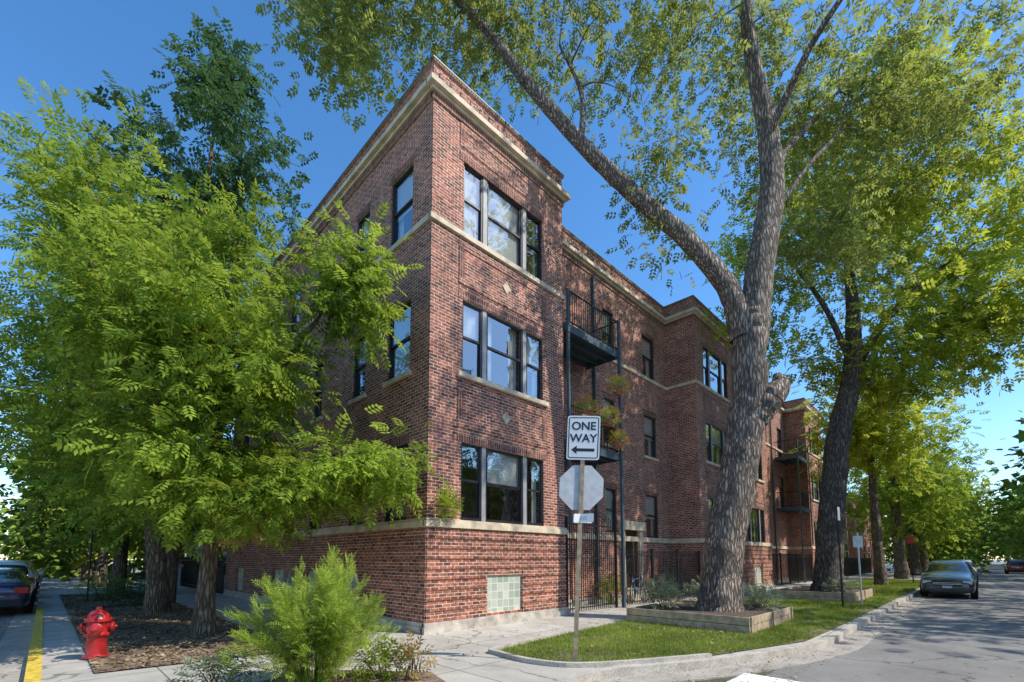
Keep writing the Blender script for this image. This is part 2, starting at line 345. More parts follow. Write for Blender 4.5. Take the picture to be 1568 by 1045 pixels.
def make_shrub(name,c,r,n,mat,tmpl,stems=14,hang=False):
    root=empty(name); tb=TB(); c=np.array(c,float)
    P=ell_sample(c,r,n,.5); 
    if not hang: P=P[P[:,2]>c[2]-r[2]*.9]
    b=c-np.array([0,0,r[2]])
    for i in range(stems):
        e=P[rng.integers(len(P))]; st=b+np.array([rng.normal()*.05,rng.normal()*.05,0]); tb.tube(catmull([st,(st+e)/2+np.array([0,0,.1*r[2]]),e],3),np.linspace(.012,.004,7),5)
    D=(P-c)+rng.standard_normal(P.shape)*.25*np.mean(r)+np.array([0,0,-.3*r[2] if hang else .35*r[2]])
    tb.obj('stems',M_bark2,root); quadmesh('leaves',sprays(P,D,tmpl),mat,root); return root

# ------------------------------------------------------------------ building
def building(name,mir,seed):
    rnd=random.Random(seed)
    root=empty(name)
    mx=(lambda x:38-x) if mir else (lambda x:x)
    EPS=.0015 if mir else 0
    def front(y): return lambda u,n,z:(mx(u),y-n,z)
    def left(x): return lambda u,n,z:(mx(x-n),u,z)
    def right(x): return lambda u,n,z:(mx(x+n),u,z)
    brick,sold,stone,plinth,frame,mull,glass,blind,inter,gb,teal,rooff,door,curt=[MB() for _ in range(14)]
    def wall(f,u0,u1,z0,z1,holes,dep=.16):
        us=sorted(set([u0,u1]+[h[0] for h in holes]+[h[1] for h in holes])); zs=sorted(set([z0,z1]+[h[2] for h in holes]+[h[3] for h in holes]))
        for i in range(len(us)-1):
            for j in range(len(zs)-1):
                cu=(us[i]+us[i+1])/2; cz=(zs[j]+zs[j+1])/2
                if any(h[0]<cu<h[1] and h[2]<cz<h[3] for h in holes): continue
                brick.quad(f(us[i],0,zs[j]),f(us[i+1],0,zs[j]),f(us[i+1],0,zs[j+1]),f(us[i],0,zs[j+1]))
        for h in holes:
            a,b,c,d=h[:4]
            brick.quad(f(a,0,c),f(a,0,d),f(a,-dep,d),f(a,-dep,c)); brick.quad(f(b,0,c),f(b,0,d),f(b,-dep,d),f(b,-dep,c))
            brick.quad(f(a,0,d),f(b,0,d),f(b,-dep,d),f(a,-dep,d)); brick.quad(f(a,0,c),f(b,0,c),f(b,-dep,c),f(a,-dep,c))
    def sash(f,u0,u1,z0,z1,bl=None):
        t=.055; zm=z0+(z1-z0)*.52
        frame.box(f,u0,u0+t,-.15,-.045,z0,z1); frame.box(f,u1-t,u1,-.15,-.045,z0,z1)
        frame.box(f,u0+t,u1-t,-.15,-.048,z1-t,z1); frame.box(f,u0+t,u1-t,-.15,-.048,z0,z0+t*1.3)
        frame.box(f,u0+t,u1-t,-.13,-.07,zm-.028,zm+.028)
        a,b=u0+t,u1-t
        for (c,d,n) in ((zm+.02,z1-t,-.085),(z0+t,zm-.02,-.115)):
            j=[rnd.uniform(-.006,.006) for _ in range(3)]
            frame.box(f,a,a+.03,n-.015,n+.015,c,d); frame.box(f,b-.03,b,n-.015,n+.015,c,d)
            glass.quad(f(a+.03,n+j[0],c),f(b-.03,n+j[1],c),f(b-.03,n+j[1]+j[2],d),f(a+.03,n+j[0]+j[2],d))
        if bl is None: bl=rnd.choice([0,.3,.5,.5,.55,.95])
        if bl>0: 
            zb=z1-(z1-z0)*bl; zz=z1-.02
            while zz>zb:
                blind.box(f,a,b,-.175,-.16,max(zb,zz-.05),zz-.004); zz-=.05
        if rnd.random()<.6:
            w=(b-a)*rnd.uniform(.16,.34)
            for (c0,c1) in ((a,a+w),(b-w,b)):
                n=6
                for k in range(n):
                    x0=c0+(c1-c0)*k/n; x1=c0+(c1-c0)*(k+1)/n; n0=-.24-.03*(k%2); n1=-.24-.03*((k+1)%2)
                    curt.quad(f(x0,n0,z0),f(x1,n1,z0),f(x1,n1,z1),f(x0,n0,z1))
        inter.box(f,u0-.3,u1+.3,-1.4,-1.3,z0-.3,z1+.3); inter.box(f,u0-.3,u1+.3,-1.3,-.2,z0-.4,z0-.3)
    def triple(f,u0,u1,z0,z1,bl=None):
        w=u1-u0; s=w*.25; m=.13
        xs=[u0,u0+s-m/2,u0+s+m/2,u1-s-m/2,u1-s+m/2,u1]
        for a,b in ((xs[0],xs[1]),(xs[2],xs[3]),(xs[4],xs[5])): sash(f,a,b,z0,z1,bl)
        for a,b in ((xs[1],xs[2]),(xs[3],xs[4])): mull.box(f,a,b,-.14,-.025,z0,z1)
    def panel(f,u0,u1,z0,z1,t=.16,n=.022):
        brick.box(f,u0,u1,-.01,n,z1-t,z1); brick.box(f,u0,u1,-.01,n,z0,z0+t)
        sold.box(f,u0,u0+t,-.01,n-.003,z0+t,z1-t); sold.box(f,u1-t,u1,-.01,n-.003,z0+t,z1-t)
    def diamond(f,u,z,r=.15):
        i=len(stone.v); n=.03
        for nn in (-.01,n):
            for du,dz in ((r,0),(0,r*1.15),(-r,0),(0,-r*1.15)): stone.v.append(f(u+du,nn,z+dz))
        stone.f+=[(i+4,i+5,i+6,i+7)]+[(i+k,i+(k+1)%4,i+4+(k+1)%4,i+4+k) for k in range(4)]
    def bands(f,u0,u1,holes):
        z=.24; 
        while z<2.2:
            z1=min(z+.228,2.3)
            segs=[(u0,u1)]
            for h in holes:
                if h[3]>z and h[2]<z1:
                    ns=[]
                    for a,b in segs:
                        if h[0]<b and h[1]>a:
                            if h[0]-a>.05: ns.append((a,h[0]))
                            if b-h[1]>.05: ns.append((h[1],b))
                        else: ns.append((a,b))
                    segs=ns
            for a,b in segs: brick.box(f,a,b,-.01,.028,z,z1-.035)
            z=z1
    S=[(2.5,4.35),(6.02,7.87),(9.57,11.45)]
    def bay(u0,u1):
        f=front(0); c=(u0+u1)/2
        holes=[(c-1.47,c+1.47,a,b) for a,b in S]; gh=(c-.65,c+.6,.3,1.2)
        wall(f,u0,u1,0,13.4,holes+[gh])
        gb.box(f,gh[0],gh[1],-.12,-.05,gh[2],gh[3])
        bands(f,u0,u1,[(gh[0]-.001,gh[1]+.001,gh[2],gh[3])])
        for i,(a,b) in enumerate(S):
            triple(f,c-1.47,c+1.47,a,b)
            sold.box(f,c-1.6,c+1.6,-.01,.012,b,b+.2)
            if i==1: stone.box(f,c-1.62,c+1.62,-.14,.09,a-.12,a-.002)
            else: stone.box(f,c-1.46,c+1.46,-.14,-.002,a-.06,a-.002)
            if i<2:
                panel(f,c-1.6,c+1.6,b+.36,S[i+1][0]-.26); diamond(f,c,(b+.36+S[i+1][0]-.26)/2)
        panel(f,c-1.6,c+1.6,11.8,12.42)
        sold.box(f,u0+.02,u1-.02,-.01,.03,12.93,13.02)
        u=u0+.15
        while u<u1-.15:
            brick.box(f,u,u+.11,-.01,.028,13.06,13.22); u+=.32
    bay(0,4.8); bay(14.2,19)
    def trim(mb,z0,z1,n):
        mb.box(left(0),0,15.6,-.05,n,z0,z1)
        mb.box(front(0),-n,4.8+n,-.045,n-.0008,z0+.0007,z1-.0007)
        mb.box(right(4.8),.001,1.42-n,-.05,n-.0016,z0,z1)
        mb.box(front(1.42),4.8+.0,14.2,-.05,n,z0,z1)
        mb.box(left(14.2),.001,1.42-n,-.05,n-.0016,z0,z1)
        mb.box(front(0),14.2-n,19-EPS,-.045,n-.0008,z0+.0007,z1-.0007)
    trim(stone,2.3,2.44,.075); trim(stone,2.44,2.495,.045)
    trim(plinth,0,.14,.09); trim(plinth,.14,.23,.055)
    trim(stone,9.43,9.565,.06)
    trim(sold,12.45,12.62,.045); trim(stone,12.62,12.7,.1); trim(stone,12.7,12.84,.2); trim(stone,12.84,12.88,.15)
    trim(sold,13.4,13.47,.05); trim(teal,13.47,13.50,.06)
    f=left(0)
    sw=[(.82,1.85),(3.0,3.75),(5.8,6.5),(8.05,8.9),(10.6,11.4),(13.2,14.0)]
    gbs=[(3.05,3.95),(5.6,6.4),(8.4,9.5),(13.0,14.0)]
    holes=[(a,b,z0,z1-.05) for a,b in sw for z0,z1 in S]; gh=[(a,b,.3,1.2) for a,b in gbs]
    wall(f,0,15.6,0,13.4,holes+gh)
    for a,b,z0,z1 in gh: gb.box(f,a,b,-.12,-.05,z0,z1)
    bands(f,0,15.6,gh)
    for a,b,z0,z1 in holes:
        sash(f,a,b,z0,z1); sold.box(f,a-.08,b+.08,-.01,.012,z1,z1+.2)
        if z0>5 and z0<9: stone.box(f,a-.1,b+.1,-.14,.075,z0-.11,z0-.002)
    f=front(1.42)
    doors=[(5.5,6.6,5.17,7.6),(5.5,6.6,8.77,11.2)]
    ws=[(a,b,z0,z1) for a,b in ((9.05,9.8),(12.1,13.15)) for z0,z1 in S]
    ent=(10.25,11.35,.45,2.75)
    ws=[w for w in ws if not (w[0]<10 and w[2]<3)]+[(9.05,9.8,2.62,4.3)]
    wall(f,4.8,14.2,0,13.4,doors+ws+[ent])
    for w in ws:
        sash(f,*w); sold.box(f,w[0]-.08,w[1]+.08,-.01,.012,w[3],w[3]+.2)
        if 5<w[2]<9: stone.box(f,w[0]-.1,w[1]+.1,-.14,.075,w[2]-.11,w[2]-.002)
    for d in doors: sash(f,*d,.3)
    door.box(f,ent[0],ent[1],-.15,-.08,ent[2],ent[3]); glass.quad(f(10.42,-.075,1.0),f(11.18,-.075,1.0),f(11.18,-.075,2.5),f(10.42,-.075,2.5))
    stone.box(f,9.98,10.24,-.01,.1,.45,2.75); stone.box(f,11.36,11.62,-.01,.1,.45,2.75); stone.box(f,9.9,11.7,-.01,.18,2.75,3.1)
    stone.box(f,9.95,11.65,-.05,.5,.0,.22); stone.box(f,10.05,11.55,-.05,.25,.22,.44)
    sold.box(f,4.85,14.15,-.01,.03,12.93,13.02)
    wall(right(4.8),0,1.42,0,13.4,[]); wall(left(14.2),0,1.42,0,13.4,[])
    brick.quad((mx(0),15.6,0),(mx(19),15.6,0),(mx(19),15.6,13.4),(mx(0),15.6,13.4))
    rooff.box(I3,min(mx(.3),mx(19)),max(mx(.3),mx(19)),1.75,15.55,12.7,12.95)
    rooff.box(I3,min(mx(.03),mx(.3)),max(mx(.03),mx(.3)),.05,15.55,12.7,13.4)
    rooff.box(I3,min(mx(.31),mx(18.98)),max(mx(.31),mx(18.98)),1.46,1.74,12.7,13.4)
    for a,b in ((.31,4.75),(14.25,18.98)): rooff.box(I3,min(mx(a),mx(b)),max(mx(a),mx(b)),.05,1.45,12.7,13.4)
    brick.obj('brick_walls',M_brick,root,fix=False); sold.obj('soldier_courses',M_sold,root); stone.obj('limestone_trim',M_stone,root,bevel=.006)
    plinth.obj('plinth',M_plinth,root); frame.obj('window_frames',M_frame,root); mull.obj('window_mullions',M_mull,root)
    glass.obj('window_glass',M_glass,root,fix=False); blind.obj('window_blinds',M_blind,root); inter.obj('room_interiors',M_int,root)
    curt.obj('curtains',M_blind,root,fix=False)
    gb.obj('glass_block_windows',M_gb,root); teal.obj('roof_flashing',M_teal,root); rooff.obj('roof',M_roof,root); door.obj('entrance_door',M_door,root)
    iron=MB(); deck=MB()
    def bx(mb,x0,x1,y0,y1,z0,z1):
        a,b=mx(x0),mx(x1); mb.box(I3,min(a,b),max(a,b),y0,y1,z0,z1)
    for zf in (5.15,8.75):
        bx(deck,4.86,7.75,-.02,1.34,zf-.05,zf)
        for y in (0,.42,.85,1.25): bx(deck,4.86,7.75,y-.03,y+.03,zf-.2,zf-.052)
        bx(deck,7.76,7.80,-.02,1.34,zf-.24,zf+.0); bx(deck,4.86,7.80,-.06,-.022,zf-.24,zf+.003)
        for zz in (zf+.08,zf+1.07): 
            bx(iron,4.9,7.77,-.04,-.005,zz,zz+.035); bx(iron,7.745,7.78,-.004,1.34,zz,zz+.035)
        x=5.0
        while x<7.75: bx(iron,x,x+.016,-.03,-.014,zf+.11,zf+1.07); x+=.115
        y=.1
        while y<1.34: bx(iron,7.754,7.77,y,y+.016,zf+.11,zf+1.07); y+=.115
    bx(deck,7.70,7.80,-.14,-.062,0,9.85); bx(deck,4.88,4.95,-.14,-.062,2.6,9.8)
    iron.obj('balcony_railings',M_iron,root); deck.obj('balcony_decks_and_posts',M_blueiron,root)
    ds=MB(); bx(ds,8.3,8.39,1.3,1.38,.2,12.4); ds.obj('downspout',M_blueiron,root)
    return root
building('brick_apartment_building',False,3)
building('brick_apartment_building',True,5)

def fence(name,x0,x1,y,h,gate=False,dx=.11):
    r=empty(name); m=MB()
    m.box(I3,x0,x1,y-.015,y+.015,.12,.15); m.box(I3,x0,x1,y-.015,y+.015,h-.12,h-.09)
    if h>2.2: m.box(I3,x0,x1,y-.015,y+.015,1.6,1.64)
    x=x0+.05
    while x<x1:
        hh=h
        if gate: hh=h+.35*math.sin(math.pi*(x-x0)/(x1-x0))
        m.box(I3,x-.009,x+.009,y-.009,y+.009,.04,hh)
        i=len(m.v); m.v+=[(x-.02,y,hh),(x+.02,y,hh),(x,y-.02,hh),(x,y+.02,hh),(x,y,hh+.08)]; m.f+=[(i,i+2,i+4),(i+2,i+1,i+4),(i+1,i+3,i+4),(i+3,i,i+4)]
        x+=dx
    n=max(1,round((x1-x0)/2))
    for k in range(n+1):
        xx=x0+(x1-x0)*k/n; m.box(I3,xx-.035,xx+.035,y-.036,y+.036,0,h+.06); m.box(I3,xx-.05,xx+.05,y-.05,y+.05,h+.06,h+.1)
    m.obj('bars_and_posts',M_iron,r)
fence('iron_gate',4.98,7.6,.1,2.75,True)
fence('iron_fence',7.95,14.05,.06,1.85)
fence('iron_fence',23.9,33.1,.06,1.85)
fence('iron_fence',38.3,60,.2,1.6)
r=empty('iron_fence'); m=MB()
for y in np.arange(16,27,.13): m.box(I3,-.01,.01,y-.009,y+.009,0,1.7)
m.box(I3,-.015,.015,15.8,27,1.5,1.54); m.box(I3,-.015,.015,15.8,27,.15,.19); m.obj('bars_and_posts',M_iron,r)
for y in (7.2,7.75):
    r=empty('gas_meter'); m=MB(); m.box(I3,-.36,-.12,y-.13,y+.13,.55,.85); m.box(I3,-.33,-.15,y-.09,y+.09,.86,1.0); m.obj('meter_body',M_gas,r,bevel=.03)
    t=TB(); t.tube([(-.24,y-.08,.0),(-.24,y-.08,.55)],[.02,.02],8); t.tube([(-.24,y+.08,1.0),(-.24,y+.08,1.2),(-.1,y+.08,1.25),(.0,y+.08,1.25)],[.02]*4,8); t.obj('pipes',M_gas,r)
r=empty('bicycle'); t=TB(); tw=TB(); y=.42
for xc in (9.0,10.05):
    tw.tube([(xc+.33*math.cos(a),y,.34+.33*math.sin(a)) for a in np.linspace(0,6.2832,25)],[.02]*25,6)
    for a in np.linspace(0,3.14159,7)[:-1]: tw.tube([(xc+.32*math.cos(a),y,.34+.32*math.sin(a)),(xc-.32*math.cos(a),y,.34-.32*math.sin(a))],[.003,.003],4)
for p in (((9.0,y,.34),(9.2,y,.85)),((9.2,y,.85),(9.75,y,.9)),((9.4,y,.32),(9.2,y,.85)),((9.4,y,.32),(9.78,y,.85)),((9.0,y,.34),(9.4,y,.32)),((10.05,y,.34),(9.75,y,1.0)),((9.2,y,.85),(9.16,y,.98))): t.tube(p,[.018,.018],6)
t.tube([(9.75,y-.25,1.02),(9.75,y+.25,1.02)],[.014,.014],6); t.obj('frame',M_blue,r)
tw.tube([(9.04,y,1.0),(9.16,y,1.01),(9.28,y,.99)],[.06,.05,.02],8); tw.obj('wheels_and_saddle',M_tyre,r)

def house(name,x0,x1,y0,y1,h,mat,gable,nx,nf,side=-1):
    r=empty(name); w=MB(); fr=MB(); gl=MB(); rf=MB(); st=MB()
    w.box(I3,x0,x1,y0,y1,0,h); w.obj('walls',mat,r)
    def win(a,b,fn,z0,z1):
        fr.box(fn,a-.07,b+.07,.0,.04,z0-.07,z1+.07); gl.box(fn,a,b,.02,.05,z0,z1); fr.box(fn,a,b,.03,.06,(z0+z1)/2-.03,(z0+z1)/2+.03)
        st.box(fn,a-.12,b+.12,0,.09,z0-.17,z0-.08)
    ys=y0 if side<0 else y1; sg=-1 if side<0 else 1
    F=lambda u,n,z:(u,ys+sg*n,z); G=lambda u,n,z:(x0-n,u,z)
    for k in range(nf):
        z=1.6+k*3.1
        for i in range(nx):
            c=x0+(x1-x0)*(i+.5)/nx; win(c-.5,c+.5,F,z,z+1.6)
        for i in range(3):
            c=y0+(y1-y0)*(i+.5)/3; win(c-.45,c+.45,G,z,z+1.6)
    if gable:
        xm=(x0+x1)/2; rf.v=[(x0-.4,y0-.4,h),(x1+.4,y0-.4,h),(x1+.4,y1+.4,h),(x0-.4,y1+.4,h),(xm,y0-.4,h+gable),(xm,y1+.4,h+gable)]
        rf.f=[(0,4,5,3),(1,2,5,4),(0,1,4),(3,5,2),(0,3,2,1)]
    else: rf.box(I3,x0-.15,x1+.15,y0-.15,y1+.15,h,h+.3)
    rf.obj('roof',M_roof,r); fr.obj('window_frames',M_white,r); gl.obj('window_glass',M_carglass,r); st.obj('sills',M_stone,r)
    p=MB(); p.box(I3,x0-2.2,x0-.0,y0+1,y0+4,1.1,1.25)
    for k in range(6): p.box(I3,x0-2.2-.28*(6-k)+.0,x0-2.2-.28*(5-k),y0+1.5,y0+3,0,.18*(k+1))
    for yy in (y0+1.1,y0+3.9): p.box(I3,x0-2.15,x0-2.03,yy-.06,yy+.06,0,3.6)
    p.box(I3,x0-2.4,x0+.02,y0+.8,y0+4.2,3.6,3.8); p.obj('porch',M_siding,r)
house('frame_house',2.2,10,24,36,6.5,M_siding,2.6,3,2)
house('brick_house',1.5,9.5,40,54,8.5,M_brick2,0,3,2)
house('brick_house',44,56,1.5,14,8.2,M_brick2,0,4,2)
house('brick_house',60,74,1.5,14,9,M_brick,0,4,2)
house('brick_house',-30,-18,16,28,9,M_brick2,0,4,2)
house('brick_house',-30,-18,34,48,9,M_brick,0,4,2)
for k,(a,mt) in enumerate(((-4,M_brick2),(14,M_brick),(32,M_brick2),(50,M_brick))): house('brick_house',a,a+14,-36,-24.5,9.5,mt,0,4,3,side=1)

# ------------------------------------------------------------------ ground
sheet('ground',[(-600,-600),(900,-600),(900,900),(-600,900)],-.14,M_ground)
sheet('road_street',[(-200,-15.6),(600,-15.6),(600,-6.1),(-200,-6.1)],-.13,M_asph)
sheet('road_side_street',[(-14.2,-150),(-5.8,-150),(-5.8,500),(-14.2,500)],-.126,M_asph)
kerb_c=catmull([(14,-6.25),(8,-6.25),(4.8,-6.2),(1.95,-5.45),(-.1,-4.55),(-1.3,-4.7),(-2.6,-5.0),(-4.6,-4.7),(-5.65,-3.5),(-5.92,-1.5),(-5.92,.3)],6)
kp=[(600,-6.25),(60,-6.25)]+[tuple(p) for p in kerb_c]+[(-5.92,30),(-5.92,500)]
kp_top=kp+[(600,500)]
def slab(name,pts,z0,z1,mat):
    me=bpy.data.meshes.new(name); bm=bmesh.new(); t=[bm.verts.new((p[0],p[1],z1)) for p in pts]; b=[bm.verts.new((p[0],p[1],z0)) for p in pts]
    bm.faces.new(t)
    for i in range(len(pts)): j=(i+1)%len(pts); bm.faces.new((t[i],b[i],b[j],t[j]))
    bmesh.ops.triangulate(bm,faces=[f for f in bm.faces if len(f.verts)>4]); bmesh.ops.recalc_face_normals(bm,faces=bm.faces); bm.to_mesh(me); bm.free(); me.materials.append(mat)
    o=bpy.data.objects.new(name,me); COL.objects.link(o); return o
slab('sidewalk',kp_top,-.14,0,M_conc)
slab('sidewalk',[(-200,-15.6),(600,-15.6),(600,-23.4),(-200,-23.4)],-.14,0,M_conc)
slab('sidewalk',[(-14.2,-6),(-14.2,500),(-60,500),(-60,-6)],-.14,0,M_conc)
def sweep(name,path,w,z0,z1,mat,off=0):
    P=np.array(path,float); T=np.gradient(P,axis=0); T/=np.linalg.norm(T,axis=1)[:,None]; Nn=np.stack([T[:,1],-T[:,0]],1)
    m=MB(); A=P+Nn*(off); B=P+Nn*(off+w)
    for i in range(len(P)-1):
        a,b,c,d=A[i],A[i+1],B[i+1],B[i]
        k=len(m.v)
        for z in (z0,z1):
            for q in (a,b,c,d): m.v.append((q[0],q[1],z))
        m.f+=[(k+4,k+5,k+6,k+7),(k,k+1,k+5,k+4),(k+2,k+3,k+7,k+6)]
    return m.obj(name,mat,fix=True)
def dens(path,step=4):
    out=[path[0]]
    for a,b in zip(path[:-1],path[1:]):
        n=max(1,min(40,int(math.dist(a,b)/step)))
        for k in range(1,n+1): out.append((a[0]+(b[0]-a[0])*k/n,a[1]+(b[1]-a[1])*k/n))
    return out
kd=dens(kp)
i0=next(i for i,p in enumerate(kd) if p[0]<-5.8 and p[1]>.2)
sweep('kerb',kd[:i0+1],.16,-.138,.012,M_kerb,off=-.01)
ye=[p for p in kd[i0:] if p[1]<14]; 
sweep('kerb_yellow',ye,.16,-.138,.012,M_yellow,off=-.01)
sweep('kerb',[p for p in kd[i0:] if p[1]>=ye[-1][1]],.16,-.138,.012,M_kerb,off=-.01)
sweep('gutter',kd,.45,-.14,-.118,M_gut,off=-.461)
m=MB(); m.box(I3,1.0,1.75,-15.0,-5.85,-.1285,-.1135); m.obj('crosswalk_marking',M_paint)
m=MB(); m.box(I3,-.6,-.3,-15,-6.15,-.1285,-.1135); m.obj('crosswalk_marking',M_paint)
lawn1=[(-.25,-2.45),(-.35,-3.6),(.1,-4.25),(1.9,-5.2),(4.7,-5.98),(8.2,-6.03),(40,-6.03),(40,-2.05),(7.95,-2.05),(4.7,-1.95),(2.2,-2.15)]
sheet('lawn_soil',lawn1,.015,M_dirtgrass)
edge=dens(catmull([(2.2,-2.08),(-.1,-2.38),(-.38,-2.7),(-.42,-3.6),(.05,-4.33),(1.9,-5.27)],5),1)
sweep('lawn_edging',edge,.09,0,.07,M_kerb,off=-.045)
mul=[(-5.25,.35),(-2.5,.0),(-2.35,20),(-5.3,20)]
sheet('mulch_bed',mul,.02,M_mulch)
bed=[(-4.9,-2.0),(-3.0,-1.6),(-1.9,-2.9),(-2.2,-3.9),(-3.6,-4.3),(-4.9,-3.6)]
sheet('planting_bed',bed,.02,M_mulch)
def inpoly(P,poly):
    x,y=P[:,0],P[:,1]; c=np.zeros(len(P),bool); n=len(poly)
    for i in range(n):
        x1,y1=poly[i]; x2,y2=poly[(i+1)%n]
        k=((y1>y)!=(y2>y)); t=(x2-x1)*(y-y1)/((y2-y1)+1e-12)+x1; c^=k&(x<t)
    return c
def blades(name,poly,n,h,mat,x1=None,w=.007,excl=[]):
    pl=np.array(poly); mn=pl.min(0); mxx=pl.max(0)
    if x1: mxx[0]=min(mxx[0],x1)
    P=mn+rng.random((n,2))*(mxx-mn); P=P[inpoly(P,poly)]
    for (a,b,c,d) in excl: P=P[~((P[:,0]>a)&(P[:,0]<b)&(P[:,1]>c)&(P[:,1]<d))]
    pt=np.sin(P[:,0]*2.1+np.sin(P[:,1]*3))*np.cos(P[:,1]*2.7+P[:,0])+.5*np.sin(P[:,0]*6.3+1)*np.sin(P[:,1]*7.1)+rng.random(len(P))*1.7
    edgey=np.abs(P[:,1]+6.03)<.25; pt=pt-edgey*.8; P=P[pt>.12]
    k=len(P); th=rng.random(k)*6.28; hh=h*rng.uniform(.4,1.3,k); dx=np.cos(th)*w;dy=np.sin(th)*w; l=rng.standard_normal((k,2))*h*.45
    z0=np.full(k,.012)
    V=np.stack([np.stack([P[:,0]-dx,P[:,1]-dy,z0],1),np.stack([P[:,0]+dx,P[:,1]+dy,z0],1),np.stack([P[:,0]+l[:,0],P[:,1]+l[:,1],z0+hh],1)],1)
    return quadmesh(name,V,mat,k=3)
PL1=(4.75,7.95,-4.95,-2.0); PL2=(14.8,19.2,-5.2,-2.5)
blades('lawn',lawn1,90000,.06,M_grass,x1=12,excl=[PL1])
blades('lawn',[(12,-6.03),(40,-6.03),(40,-2.05),(12,-2.05)],50000,.08,M_grass,w=.016,excl=[PL2])
def chips(name,poly,n,s,mat,z=.025):
    pl=np.array(poly); mn=pl.min(0); mxx=pl.max(0); P=mn+rng.random((n,2))*(mxx-mn); P=P[inpoly(P,poly)]; k=len(P)
    T=np.array([[-1,-.35,0],[.2,-.6,.15],[1,.1,.05],[-.1,.6,.2]])*s
    th=rng.random(k)*6.28; c,s_=np.cos(th),np.sin(th); sc=rng.uniform(.5,1.4,k)
    R=np.zeros((k,3,3)); R[:,0,0]=c;R[:,0,1]=s_;R[:,1,0]=-s_;R[:,1,1]=c;R[:,2,2]=1; R[:,0,2]=rng.normal(0,.25,k)
    V=np.einsum('ka,nab->nkb',T,R*sc[:,None,None])+np.stack([P[:,0],P[:,1],z+rng.random(k)*.02],1)[:,None,:]
    return quadmesh(name,V,mat)
chips('mulch_chips',mul,16000,.035,M_chip,.035)
chips('fallen_leaves',[(0,-6.6),(30,-6.9),(30,-6.0),(5,-6.0),(2,-5.2),(-.5,-4.5)],2600,.026,M_chip,-.1)
chips('fallen_leaves',[(-3,-2.5),(-.2,-2.5),(14,-2),(14,-.2),(-2.2,-.2)],500,.026,M_chip,.012)
chips('fallen_leaves',lawn1,1400,.03,M_chip,.05)
chips('fallen_leaves',[(-2.4,0),(-.1,0),(-.1,16),(-2.4,16)],300,.03,M_chip,.012)
chips('fallen_leaves',[(2,-14),(24,-14),(24,-7),(2,-6.8)],500,.025,M_chip,-.118)

def planter(x0,x1,y0,y1,h=.36):
    r=empty('wooden_planter'); b=MB(); 
    for k in range(2):
        a=.01+k*h/2; c=a+h/2-.012; t=.05; j=.004*k
        b.box(I3,x0+j,x1-j,y0+j,y0+t,a,c); b.box(I3,x0+j,x1-j,y1-t,y1-j,a,c); b.box(I3,x0+j,x0+t,y0+t,y1-t,a,c); b.box(I3,x1-t,x1-j,y0+t,y1-t,a,c)
    for x in (x0+.1,(x0+x1)/2,x1-.1):
        for y,s in ((y0,-1),(y1,1)): b.box(I3,x-.045,x+.045,min(y,y+s*.03),max(y,y+s*.03),.0,h+.01)
    b.obj('boards',M_wood,r,bevel=.005); s=MB(); s.box(I3,x0+.05,x1-.05,y0+.05,y1-.05,0,h-.07); s.obj('soil',M_soil,r)
planter(*PL1); planter(*PL2)

# ------------------------------------------------------------------ trees
TM=spray_template(4,.34,.13,.055); TMs=spray_template(3,.28,.14,.07); TMb=spray_template(3,.5,.26,.13); TMf=spray_template(5,.14,.05,.008); TMg=spray_template(3,.14,.07,.022)
A0=(6.6,-3.6)
trunkA=([(0,0,0),(.03,0,.45),(.18,0,1.9),(.7,0,4.2),(1.05,0,6.0),(1.12,0,7.4),(1.2,0,8.3)],[.66,.55,.48,.46,.45,.42,.40])
stemA=([(1.15,0,7.4),(1.5,0,9.6),(2.0,.1,12.0),(2.0,.2,14.1),(1.72,.2,16),(1.6,.2,17.9),(1.9,.2,20)],[.40,.36,.32,.26,.2,.16,.08])
limbA=([(1.0,0,7.6),(.62,0,8.95),(-.5,0,10.45),(-1.95,0,11.8),(-3.4,0,13.35),(-5.0,0,15.35),(-6.1,0,16.9),(-7.6,-.2,18.3),(-9.2,-.4,19)],[.37,.28,.24,.22,.19,.16,.12,.09,.05])
l2=([(2.0,.1,12.2),(3.0,.9,14),(4.6,1.8,16),(6.2,2.4,18)],[.12,.09,.07,.04])
l3=([(1.8,0,11),(3.2,.2,12.9),(4.6,1.0,14.6),(5.6,1.6,16.6)],[.08,.06,.04,.02])
l4=([(-3.4,0,13.3),(-3.3,.4,15.3),(-3.9,.8,17.4)],[.1,.07,.03])
l5=([(1.9,.1,13.5),(2.6,-1.2,15.2),(3.6,-2.6,16.4)],[.12,.08,.04])  # added limb, carries the out-of-view crown lobe that dapples the corner bay
burl=([(1.15,-.05,5.35),(1.5,-.2,5.85),(1.72,-.25,6.15),(1.7,-.2,6.5)],[.36,.34,.27,.1])
make_tree('street_tree',A0,[trunkA,stemA,limbA,l2,l3,l4,l5,burl],
 [((-9,0,18.8),(3.0,2.5,1.8),22),((-10.3,-.6,16.6),(1.3,1.2,2.0),12),((-5.2,.5,18.3),(3.0,2.5,1.6),15),((-1.5,.8,17.4),(3,2.5,2.0),13),((1.2,1.5,18.8),(3.5,3.0,2.6),12),
  ((-.9,.6,12.4),(1.1,1.0,2.1),5),((5.0,3,17.5),(3.3,3.0,3.2),24),((5.4,3,12.8),(2.4,2.0,2.2),10),((8.6,2.5,17.5),(3,3,3.8),22),((4.2,-3.4,17.2),(2.3,1.3,2.2),9)],  # last lobe sits above the frame, added to cast leaf shadows on the bay
 350,11500,M_leafA,M_bark,TMs,sides=24,sigma=.5,scale=(.75,1.2))
B0=(17.0,-3.9)
